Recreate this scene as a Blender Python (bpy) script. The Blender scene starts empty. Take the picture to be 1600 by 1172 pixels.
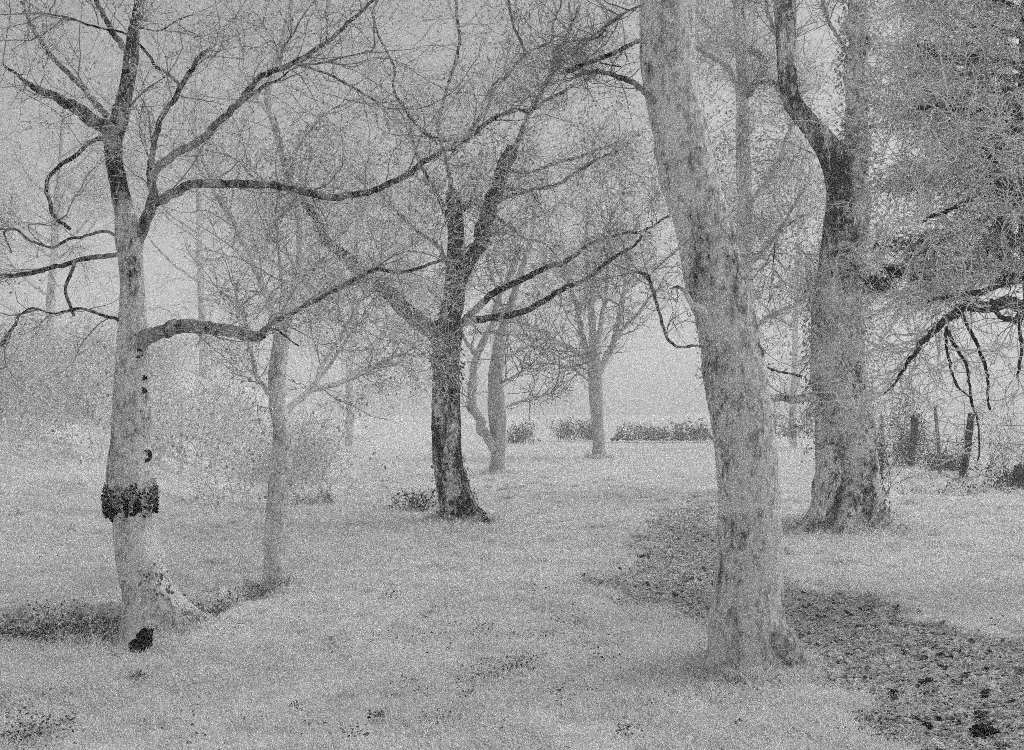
import bpy, math, random
import numpy as np

# ------------------------------------------------------------------ camera, sky, sun, exposure
scene = bpy.context.scene
C = scene.collection
F = 1690.0                     # focal length in photograph pixels (1600 wide)
CAM_H = 1.6
HORIZON = 640.0
cam_data = bpy.data.cameras.new("camera")
cam_data.sensor_width = 36.0
cam_data.lens = 36.0 * F / 1600.0
cam_data.shift_y = (HORIZON - 586.0) / 1600.0
cam_data.clip_start = 0.05
cam_data.clip_end = 2000
cam = bpy.data.objects.new("camera", cam_data)
C.objects.link(cam)
cam.location = (0, 0, CAM_H)
cam.rotation_euler = (math.radians(90), 0, 0)
scene.camera = cam

SUN_ELEV, SUN_AZ = 55.0, 66.0         # azimuth clockwise from +Y
w = bpy.data.worlds.new("World")
scene.world = w
w.use_nodes = True
nt = w.node_tree
for n in list(nt.nodes):
    nt.nodes.remove(n)
sky = nt.nodes.new("ShaderNodeTexSky")
sky.sky_type = 'NISHITA'
sky.sun_disc = False
sky.sun_elevation = math.radians(SUN_ELEV)
sky.sun_rotation = math.radians(SUN_AZ)
sky.air_density = 1.0
sky.dust_density = 2.5
bw = nt.nodes.new("ShaderNodeRGBToBW")          # the photograph is black and white
bg = nt.nodes.new("ShaderNodeBackground")
bg.inputs["Strength"].default_value = 0.14
wo = nt.nodes.new("ShaderNodeOutputWorld")
nt.links.new(sky.outputs[0], bw.inputs[0])
nt.links.new(bw.outputs[0], bg.inputs[0])
nt.links.new(bg.outputs[0], wo.inputs[0])

sd = bpy.data.lights.new("sun", 'SUN')
sd.energy = 0.9
sd.angle = math.radians(40)
sun = bpy.data.objects.new("sun", sd)
C.objects.link(sun)
sun.rotation_euler = (math.radians(90 - SUN_ELEV), 0, math.radians(180 - SUN_AZ))
sun.location = (0, 0, 60)

vs = scene.view_settings
vs.view_transform = 'Standard'
vs.look = 'None'
vs.exposure = 0.1
vs.gamma = 1.0
vs.use_curve_mapping = False

cy = scene.cycles
cy.use_denoising = False                         # the photograph is a grainy film scan
cy.use_adaptive_sampling = True
cy.adaptive_threshold = 1.0
cy.adaptive_min_samples = 4
cy.max_bounces = 6
cy.diffuse_bounces = 3
cy.volume_bounces = 2
cy.pixel_filter_type = 'GAUSSIAN'
cy.filter_width = 1.0

# ------------------------------------------------------------------ helpers
def hash3(ix, iy, iz, seed):
    n = (ix * 374761393 + iy * 668265263 + iz * 2147483647 + seed * 1274126177) & 0xFFFFFFFF
    n = ((n ^ (n >> 13)) * 1274126177) & 0xFFFFFFFF
    n = ((n ^ (n >> 16)) * 2246822519) & 0xFFFFFFFF
    return ((n ^ (n >> 15)) & 0xFFFFFF) / float(0xFFFFFF)

def vnoise(p, seed=0):
    p = np.asarray(p, float)
    i = np.floor(p).astype(np.int64)
    f = p - i
    u = f * f * (3 - 2 * f)
    r = 0
    for dx in (0, 1):
        for dy in (0, 1):
            for dz in (0, 1):
                h = hash3(i[..., 0] + dx, i[..., 1] + dy, i[..., 2] + dz, seed)
                wx = u[..., 0] if dx else 1 - u[..., 0]
                wy = u[..., 1] if dy else 1 - u[..., 1]
                wz = u[..., 2] if dz else 1 - u[..., 2]
                r = r + h * wx * wy * wz
    return r * 2 - 1

def fbm(p, seed=0, octv=4, lac=2.1, gain=0.5):
    p = np.asarray(p, float)
    a, s, t = 1.0, 0, 0
    for o in range(octv):
        s = s + a * vnoise(p, seed + o * 17)
        t += a
        a *= gain
        p = p * lac
    return s / t

def fbm2(x, y, seed=0, octv=4):
    return fbm(np.stack([x, y, np.zeros_like(x) + 0.37], -1), seed, octv)

def sstep(a, b, x):
    t = np.clip((x - a) / (b - a), 0, 1)
    return t * t * (3 - 2 * t)

def P(px, py, Y):
    return np.array([(px - 800.0) / F * Y, Y, CAM_H - (py - HORIZON) / F * Y])

def G(px, py):
    Y = CAM_H * F / (py - HORIZON)
    return ((px - 800.0) / F * Y, Y)

class Geo:
    """collects vertices, quads and triangles with one float attribute"""
    def __init__(self):
        self.v, self.q, self.t, self.a, self.n = [], [], [], [], 0
    def add(self, v, q=None, t=None, a=0.0):
        v = np.asarray(v, float).reshape(-1, 3)
        self.v.append(v)
        if q is not None and len(q):
            self.q.append(np.asarray(q, np.int64).reshape(-1, 4) + self.n)
        if t is not None and len(t):
            self.t.append(np.asarray(t, np.int64).reshape(-1, 3) + self.n)
        self.a.append(np.broadcast_to(np.asarray(a, float), (len(v),)))
        self.n += len(v)
    def build(self, name, mat, parent=None, smooth=True, attr="dark"):
        v = np.concatenate(self.v)
        if parent is not None:
            v = v - np.array(ORIGIN[parent.name])
        q = np.concatenate(self.q) if self.q else np.zeros((0, 4), np.int64)
        t = np.concatenate(self.t) if self.t else np.zeros((0, 3), np.int64)
        me = bpy.data.meshes.new(name)
        me.vertices.add(len(v))
        me.vertices.foreach_set("co", v.astype(np.float32).ravel())
        nl = len(q) * 4 + len(t) * 3
        me.loops.add(nl)
        me.loops.foreach_set("vertex_index", np.concatenate([q.ravel(), t.ravel()]).astype(np.int32))
        npoly = len(q) + len(t)
        me.polygons.add(npoly)
        ls = np.concatenate([np.arange(len(q)) * 4, len(q) * 4 + np.arange(len(t)) * 3]).astype(np.int32)
        me.polygons.foreach_set("loop_start", ls)
        try:
            lt = np.concatenate([np.full(len(q), 4), np.full(len(t), 3)]).astype(np.int32)
            me.polygons.foreach_set("loop_total", lt)
        except Exception:
            pass
        me.polygons.foreach_set("use_smooth", np.full(npoly, smooth, bool))
        at = me.attributes.new(attr, 'FLOAT', 'POINT')
        at.data.foreach_set("value", np.concatenate(self.a).astype(np.float32))
        me.update(calc_edges=True)
        me.materials.append(mat)
        o = bpy.data.objects.new(name, me)
        C.objects.link(o)
        if parent is not None:
            o.parent = parent
        return o

ORIGIN = {}
def thing(name, loc, label, cat, group=None):
    o = bpy.data.objects.new(name, None)
    C.objects.link(o)
    o.empty_display_size = 0.2
    o.location = loc
    ORIGIN[o.name] = tuple(loc)
    tag(o, label, cat, group)
    return o

def tag(o, label, cat, group=None):
    o["label"] = label
    o["category"] = cat
    if group:
        o["group"] = group
    return o

def kind(o, k):
    o["kind"] = k
    return o

def catmull(pts, step_fn):
    """pts (N,4) x y z r -> resampled"""
    pts = np.asarray(pts, float)
    n = len(pts)
    ext = np.vstack([2 * pts[0] - pts[1], pts, 2 * pts[-1] - pts[-2]])
    out = []
    for i in range(n - 1):
        p0, p1, p2, p3 = ext[i], ext[i + 1], ext[i + 2], ext[i + 3]
        L = np.linalg.norm(p2[:3] - p1[:3])
        m = max(2, int(math.ceil(L / step_fn(0.5 * (p1[3] + p2[3])))))
        t = np.linspace(0, 1, m, endpoint=False)[:, None]
        c = 0.5 * (2 * p1 + (p2 - p0) * t + (2 * p0 - 5 * p1 + 4 * p2 - p3) * t ** 2
                   + (3 * p1 - p0 - 3 * p2 + p3) * t ** 3)
        out.append(c)
    out.append(pts[-1:])
    o = np.concatenate(out)
    o[:, 3] = np.maximum(o[:, 3], 0.0015)
    return o

def sweep(geo, path, K, ridge=0.0, lump=0.0, flare=None, attr=0.0, seed=0, kink=0.0):
    """tube along path (N,4) with bark relief"""
    p = path[:, :3].copy()
    r = path[:, 3]
    n = len(p)
    if kink > 0:
        s = np.cumsum(np.r_[0, np.linalg.norm(np.diff(p, axis=0), axis=1)])
        for ax in range(3):
            k = fbm(np.stack([s / (0.9 * kink + 0.02), np.full(n, ax * 7.3 + seed), np.zeros(n)], -1), seed, 3)
            p[:, ax] += k * kink * 0.35
    d = np.gradient(p, axis=0)
    d /= np.linalg.norm(d, axis=1)[:, None] + 1e-9
    u = np.cross(d[0], [0.31, 0.2, 0.93]) if abs(d[0][2]) < 0.8 else np.cross(d[0], [0, 1, 0])
    u /= np.linalg.norm(u)
    U = np.zeros((n, 3))
    for i in range(n):
        u = u - d[i] * np.dot(u, d[i])
        u /= np.linalg.norm(u) + 1e-9
        U[i] = u
    V = np.cross(d, U)
    th = np.linspace(0, 2 * np.pi, K, endpoint=False)
    dirv = U[:, None, :] * np.cos(th)[None, :, None] + V[:, None, :] * np.sin(th)[None, :, None]
    rr = np.repeat(r[:, None], K, 1)
    base = p[:, None, :] + dirv * rr[..., None]
    if flare:
        h = np.maximum(base[..., 2] - flare[0], -0.1)
        lob = 0.55 + 0.45 * np.cos(flare[3] * th[None, :] + flare[4]) + 0.35 * np.cos((flare[3] + 2) * th[None, :] + 2.1 * flare[4])
        rr = rr * (1 + flare[1] * np.exp(-h / flare[2]) * lob)
    if lump > 0:
        rr = rr * (1 + lump * fbm(base * np.array([1, 1, 0.7]) / max(r.mean() * 1.6, 0.02), seed + 3, 3))
    if ridge > 0:
        q = base / max(0.02, 0.001)
        q = base * np.array([34, 34, 6.0])
        e = fbm(q, seed + 9, 3)
        rr = rr + ridge * (np.abs(e) * 2.2 - 0.5)
    v = p[:, None, :] + dirv * rr[..., None]
    idx = np.arange(n * K).reshape(n, K)
    a = idx[:-1]
    b = np.roll(a, -1, 1)
    c = np.roll(idx[1:], -1, 1)
    e = idx[1:]
    quads = np.stack([a, b, c, e], -1).reshape(-1, 4)
    nv = n * K
    vv = np.vstack([v.reshape(-1, 3), p[0] - d[0] * r[0] * 0.3, p[-1] + d[-1] * r[-1] * 0.35])
    k = np.arange(K)
    t1 = np.stack([np.full(K, nv), np.roll(k, -1), k], -1)
    o = (n - 1) * K
    t2 = np.stack([np.full(K, nv + 1), o + k, o + np.roll(k, -1)], -1)
    A = np.asarray(attr, float)
    if A.ndim == 1:
        A = np.repeat(A, K)
        A = np.r_[A, np.asarray(attr)[0], np.asarray(attr)[-1]]
    geo.add(vv, quads, np.vstack([t1, t2]), A)
    return p, d

def norm(v):
    return v / (np.linalg.norm(v, axis=-1, keepdims=True) + 1e-9)

def twig_paths(start, dirn, length, S, rng, jit=0.35, up=0.0):
    n = len(start)
    pos = np.zeros((n, S + 1, 3))
    pos[:, 0] = start
    d = norm(dirn)
    seg = (np.asarray(length) / S)[:, None]
    for s in range(S):
        d = norm(d + rng.normal(0, jit, (n, 3)) + np.array([0, 0, up]))
        pos[:, s + 1] = pos[:, s] + d * seg
    return pos

def tubes(geo, pos, r0, r1, K=3, attr=0.0):
    n, m, _ = pos.shape
    d = norm(np.gradient(pos, axis=1))
    ref = np.where(np.abs(d[:, :1, 2:3]) > 0.85, np.array([1.0, 0, 0]), np.array([0, 0, 1.0]))
    u = norm(np.cross(d, np.broadcast_to(ref, d.shape)))
    v = np.cross(d, u)
    t = np.linspace(0, 1, m)[None, :]
    r = np.asarray(r0)[:, None] * (1 - t) + np.asarray(r1)[:, None] * t
    th = np.linspace(0, 2 * np.pi, K, endpoint=False)
    vv = pos[:, :, None, :] + r[:, :, None, None] * (u[:, :, None, :] * np.cos(th)[None, None, :, None] + v[:, :, None, :] * np.sin(th)[None, None, :, None])
    idx = np.arange(n * m * K).reshape(n, m, K)
    a = idx[:, :-1]
    b = np.roll(a, -1, 2)
    e = idx[:, 1:]
    c = np.roll(e, -1, 2)
    geo.add(vv, np.stack([a, b, c, e], -1).reshape(-1, 4), None, attr)

def rand_perp(d, rng):
    x = rng.normal(0, 1, d.shape)
    x = x - d * np.sum(x * d, -1, keepdims=True)
    return norm(x)

def children(pos, n, rng, ang=(35, 75), tmin=0.15, flat=1.0):
    """n random offshoots from a set of twig paths"""
    N, m, _ = pos.shape
    i = rng.integers(0, N, n)
    t = rng.uniform(tmin, 0.98, n) * (m - 1)
    k = np.minimum(t.astype(int), m - 2)
    f = (t - k)[:, None]
    st = pos[i, k] * (1 - f) + pos[i, k + 1] * f
    d = norm(pos[i, k + 1] - pos[i, k])
    a = np.radians(rng.uniform(ang[0], ang[1], n))[:, None]
    return st, norm(d * np.cos(a) + rand_perp(d, rng) * np.sin(a) * np.array([1, 1, flat])), i

def leaf_cards(geo, pos, size, rng, aspect=0.6, attr=0.0, curl=0.35, nrm=None):
    """each leaf a bent pair of triangles-quads with its own tilt"""
    n = len(pos)
    size = np.broadcast_to(np.asarray(size, float), (n,))[:, None]
    d = norm(rng.normal(0, 1, (n, 3))) if nrm is None else norm(nrm + rng.normal(0, 0.35, (n, 3)))
    u = rand_perp(d, rng)
    v = np.cross(d, u)
    L, W = size, size * aspect
    p0 = pos - u * L * 0.5
    p1 = pos + v * W * 0.5 + d * L * curl * 0.3
    p2 = pos + u * L * 0.5
    p3 = pos - v * W * 0.5 + d * L * curl * 0.3
    vv = np.stack([p0, p1, p2, p3], 1)
    b = np.arange(n)[:, None] * 4
    geo.add(vv, None, np.concatenate([b + np.array([0, 1, 2]), b + np.array([0, 2, 3])], 0), attr)

# ------------------------------------------------------------------ materials
def new_mat(name):
    m = bpy.data.materials.new(name)
    m.use_nodes = True
    n = m.node_tree
    n.nodes.clear()
    out = n.nodes.new("ShaderNodeOutputMaterial")
    return m, n, out

def gray(v):
    return (v, v, v, 1)

def ramp(n, lo, hi, inp):
    r = n.nodes.new("ShaderNodeMapRange")
    r.inputs[1].default_value = lo
    r.inputs[2].default_value = hi
    r.clamp = True
    n.links.new(inp, r.inputs[0])
    return r.outputs[0]

def math_node(n, op, a, b=None, clamp=False):
    m = n.nodes.new("ShaderNodeMath")
    m.operation = op
    m.use_clamp = clamp
    for i, x in enumerate((a, b)):
        if x is None:
            continue
        if isinstance(x, (int, float)):
            m.inputs[i].default_value = x
        else:
            n.links.new(x, m.inputs[i])
    return m.outputs[0]

def noise(n, scale, detail=4, rough=0.6, sc=(1, 1, 1), off=0.0):
    tc = n.nodes.new("ShaderNodeTexCoord")
    mp = n.nodes.new("ShaderNodeMapping")
    mp.inputs["Scale"].default_value = sc
    mp.inputs["Location"].default_value = (off, off * 0.7, off * 1.3)
    n.links.new(tc.outputs["Object"], mp.inputs[0])
    t = n.nodes.new("ShaderNodeTexNoise")
    t.inputs["Scale"].default_value = scale
    t.inputs["Detail"].default_value = detail
    t.inputs["Roughness"].default_value = rough
    n.links.new(mp.outputs[0], t.inputs["Vector"])
    return t.outputs[0]

def mixc(n, fac, a, b):
    m = n.nodes.new("ShaderNodeMix")
    m.data_type = 'RGBA'
    n.links.new(fac, m.inputs[0])
    for i, x in ((6, a), (7, b)):
        if isinstance(x, (int, float)):
            m.inputs[i].default_value = gray(x)
        else:
            n.links.new(x, m.inputs[i])
    return m.outputs[2]

def bark(name, pale, dark, bias, gain=3.5, bump=0.6, scale=9.0, off=0.0, fiss=0.35):
    m, n, out = new_mat(name)
    at = n.nodes.new("ShaderNodeAttribute")
    at.attribute_name = "dark"
    big = noise(n, scale * 0.45, 3, 0.55, (1, 1, 0.45), off)
    mid = noise(n, scale * 2.2, 5, 0.65, (1, 1, 0.5), off + 3)
    fine = noise(n, scale * 9, 4, 0.7, (1, 1, 0.35), off + 5)
    s = math_node(n, 'ADD', math_node(n, 'MULTIPLY', big, 0.35), math_node(n, 'MULTIPLY', mid, 0.4))
    s = math_node(n, 'ADD', s, math_node(n, 'MULTIPLY', fine, fiss))
    s = math_node(n, 'SUBTRACT', s, 0.375 + fiss * 0.5)
    s = math_node(n, 'MULTIPLY', s, gain)
    s = math_node(n, 'ADD', s, bias)
    s = math_node(n, 'ADD', s, at.outputs["Fac"], True)
    col = mixc(n, s, pale, dark)
    b = n.nodes.new("ShaderNodeBsdfPrincipled")
    b.inputs["Roughness"].default_value = 0.9
    b.inputs["Specular IOR Level"].default_value = 0.15
    n.links.new(col, b.inputs["Base Color"])
    bp = n.nodes.new("ShaderNodeBump")
    bp.inputs["Strength"].default_value = bump
    bp.inputs["Distance"].default_value = 0.02
    hh = math_node(n, 'ADD', mid, math_node(n, 'MULTIPLY', fine, 0.6))
    n.links.new(hh, bp.inputs["Height"])
    n.links.new(bp.outputs[0], b.inputs["Normal"])
    n.links.new(b.outputs[0], out.inputs[0])
    return m

def leaf_mat(name, lo, hi, trans=0.3):
    m, n, out = new_mat(name)
    g = n.nodes.new("ShaderNodeNewGeometry")
    c = mixc(n, g.outputs["Random Per Island"], lo, hi)
    d = n.nodes.new("ShaderNodeBsdfDiffuse")
    t = n.nodes.new("ShaderNodeBsdfTranslucent")
    n.links.new(c, d.inputs[0])
    n.links.new(c, t.inputs[0])
    mx = n.nodes.new("ShaderNodeMixShader")
    mx.inputs[0].default_value = trans
    n.links.new(d.outputs[0], mx.inputs[1])
    n.links.new(t.outputs[0], mx.inputs[2])
    n.links.new(mx.outputs[0], out.inputs[0])
    return m

M = {}
M['pale_bark'] = bark('pale_bark', 0.82, 0.03, 0.09, 6.5, 1.0, 11, 0.0)
M['grey_bark'] = bark('grey_bark', 0.60, 0.012, 0.38, 8.0, 1.0, 24, 4.0)
M['dark_bark'] = bark('dark_bark', 0.70, 0.008, 0.80, 11.0, 1.0, 9, 9.0, 0.25)
M['ivy_bark'] = bark('ivy_bark', 0.80, 0.02, 0.18, 9.0, 1.0, 9, 13.0)
M['far_bark'] = bark('far_bark', 0.58, 0.08, 0.28, 2.6, 0.5, 5, 17.0)
M['black_bark'] = bark('black_bark', 0.25, 0.008, 0.95, 4.0, 0.8, 12, 21.0)
M['twig'] = bark('twig_bark', 0.42, 0.03, 0.30, 2.0, 0.0, 14, 25.0)
M['veil_twig'] = bark('veil_twig', 0.80, 0.15, 0.0, 2.0, 0.0, 14, 45.0)
M['pale_twig'] = bark('pale_twig', 0.82, 0.12, 0.02, 2.0, 0.0, 14, 29.0)
M['post_wood'] = bark('post_wood', 0.10, 0.008, 0.95, 2.6, 0.6, 16, 33.0)
M['grey_wood'] = bark('grey_wood', 0.26, 0.03, 0.45, 2.6, 0.6, 16, 37.0)
M['ivy'] = leaf_mat('ivy_leaf', 0.01, 0.06, 0.05)
M['pale_leaf'] = leaf_mat('pale_leaf', 0.22, 0.70, 0.35)
M['scrub_leaf'] = leaf_mat('scrub_leaf', 0.28, 0.75, 0.35)
M['hedge_leaf'] = leaf_mat('hedge_leaf', 0.01, 0.07, 0.1)
M['dark_leaf'] = leaf_mat('dark_leaf', 0.01, 0.22, 0.1)
M['litter'] = leaf_mat('litter_leaf', 0.40, 0.85, 0.15)
M['grass'] = leaf_mat('grass_blade', 0.74, 0.97, 0.4)
M['needle'] = leaf_mat('needle_spray', 0.60, 0.92, 0.35)

def ground_mat():
    m, n, out = new_mat('ground')
    at = n.nodes.new("ShaderNodeAttribute")
    at.attribute_name = "dark"
    a = noise(n, 1.3, 6, 0.65)
    b_ = noise(n, 9, 6, 0.7, off=2)
    c_ = noise(n, 45, 4, 0.7, off=5)
    s = math_node(n, 'ADD', math_node(n, 'MULTIPLY', a, 0.35), math_node(n, 'MULTIPLY', b_, 0.4))
    s = math_node(n, 'ADD', s, math_node(n, 'MULTIPLY', c_, 0.25))
    grass = mixc(n, ramp(n, 0.36, 0.60, s), 0.42, 0.86)
    st1 = noise(n, 9, 5, 0.7, (1, 2.6, 1), 7)
    st2_ = noise(n, 34, 4, 0.7, (1, 2.4, 1), 11)
    ms = math_node(n, 'ADD', math_node(n, 'MULTIPLY', st1, 0.5), math_node(n, 'MULTIPLY', st2_, 0.5))
    mud = mixc(n, ramp(n, 0.445, 0.515, ms), 0.010, 0.72)  # dark soil, with shadows between clods painted in as near-black streaks
    col = mixc(n, at.outputs["Fac"], grass, mud)
    d = n.nodes.new("ShaderNodeBsdfDiffuse")
    n.links.new(col, d.inputs[0])
    bp = n.nodes.new("ShaderNodeBump")
    bp.inputs["Strength"].default_value = 0.7
    bp.inputs["Distance"].default_value = 0.03
    n.links.new(math_node(n, 'ADD', b_, c_), bp.inputs["Height"])
    n.links.new(bp.outputs[0], d.inputs["Normal"])
    n.links.new(d.outputs[0], out.inputs[0])
    return m
M['ground'] = ground_mat()

# ------------------------------------------------------------------ the ground
def poly_sd(poly, x, y):
    """signed distance, positive inside"""
    d = np.full(x.shape, 1e9)
    inside = np.zeros(x.shape, bool)
    n = len(poly)
    for i in range(n):
        ax, ay = poly[i]
        bx, by = poly[(i + 1) % n]
        ex, ey = bx - ax, by - ay
        wx, wy = x - ax, y - ay
        t = np.clip((wx * ex + wy * ey) / (ex * ex + ey * ey), 0, 1)
        d = np.minimum(d, np.hypot(wx - ex * t, wy - ey * t))
        c = (ay > y) != (by > y)
        with np.errstate(divide='ignore', invalid='ignore'):
            xi = ax + (y - ay) / (by - ay + 1e-12) * ex
        inside ^= c & (x < xi)
    return np.where(inside, d, -d)

MUD = [G(*p) for p in [(1560, 1300), (1400, 1180), (1330, 1105), (1255, 1055), (1130, 990), (1060, 965), (985, 928), (925, 908), (935, 886),
                       (990, 866), (975, 832), (1005, 806), (1065, 785), (1125, 778), (1160, 850), (1235, 922), (1330, 932), (1420, 962),
                       (1600, 1000), (1800, 1050), (1900, 1300)]]
DITCH = [G(*p) for p in [(-300, 1010), (0, 1004), (120, 1006), (215, 1000), (300, 966), (400, 930), (440, 908), (430, 900), (375, 915),
                         (300, 936), (200, 934), (100, 938), (0, 948), (-300, 950)]]

def mud_mask(x, y):
    n = fbm2(x * 1.7, y * 3.4, 5, 6) * 0.6
    return sstep(-0.06, 0.14, poly_sd(MUD, x, y) * np.clip(8.0 / np.maximum(y, 1), 0.45, 1.4) + n)

def ditch_mask(x, y):
    n = fbm2(x * 2.2, y * 2.6, 8, 6) * 0.42
    return sstep(-0.05, 0.14, poly_sd(DITCH, x, y) + n)

def ground_z(x, y, fine=True):
    x = np.asarray(x, float)
    y = np.asarray(y, float)
    z = fbm2(x * 0.35, y * 0.35, 2, 3) * 0.05
    far = sstep(40, 140, np.hypot(x, y))
    z = z + far * fbm2(x * 0.012, y * 0.012, 4, 3) * 1.2
    # a bank rising beyond the ditch on the left
    s = sstep(0.0, 4.5, -x - (1.2 + 0.17 * np.maximum(y, 0)))
    z = z + s * 0.13 * np.clip(y - 9.0, 0, 24)
    dm = ditch_mask(x, y)
    z = z - 0.16 * dm
    if fine:
        mm = mud_mask(x, y)
        z = z + fbm2(x * 2.6, y * 2.6, 11, 4) * 0.05 * (1 - 0.8 * mm)
        r = fbm2(x * 5.5 + 1.5 * y, y * 20.0, 21, 5)
        z = z + mm * (-0.035 + 0.07 * (np.abs(r) * 2 - 0.35)) + dm * 0.05 * fbm2(x * 9, y * 9, 31, 3)
    return z

def axis(lo, hi, dense, mid_lo, mid_hi, growth=1.07):
    m = list(np.arange(mid_lo, mid_hi + 1e-6, dense))
    a, s = mid_hi, dense
    while a < hi:
        s *= growth
        a += s
        m.append(min(a, hi))
    a, s = mid_lo, dense
    while a > lo:
        s *= growth
        a -= s
        m.insert(0, max(a, lo))
    return np.array(m)

LIM = 300.0
xs = axis(-LIM, LIM, 0.028, -4.2, 5.2, 1.05)
ys = axis(-LIM, LIM, 0.024, 4.2, 9.0, 1.012)
ys = np.unique(np.concatenate([ys[ys >= 2], axis(-LIM, 2, 0.3, 1.7, 2.0, 1.2)[:-1]]))
gx, gy = np.meshgrid(xs, ys)
gz = ground_z(gx, gy)
nyy, nxx = gx.shape
idx = np.arange(nyy * nxx).reshape(nyy, nxx)
g = Geo()
dk = np.clip(mud_mask(gx, gy) + ditch_mask(gx, gy), 0, 1)
g.add(np.stack([gx, gy, gz], -1), np.stack([idx[:-1, :-1], idx[:-1, 1:], idx[1:, 1:], idx[1:, :-1]], -1).reshape(-1, 4), None, dk.ravel())
ground = g.build('ground', M['ground'])
kind(ground, 'structure')

# ------------------------------------------------------------------ trees
def px_path(pts, Y0, d=(0, 0), wscale=1.0):
    out = []
    n = len(pts)
    L = np.r_[0, np.cumsum([math.hypot(pts[i + 1][0] - pts[i][0], pts[i + 1][1] - pts[i][1]) for i in range(n - 1)])]
    L = L / L[-1]
    for (x, y, w_), t in zip(pts, L):
        Y = Y0 + d[0] + (d[1] - d[0]) * (t ** 1.2)
        q = P(x, y, Y)
        out.append([q[0], q[1], q[2], w_ * wscale * 0.5 * Y / F])
    return np.array(out)

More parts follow.
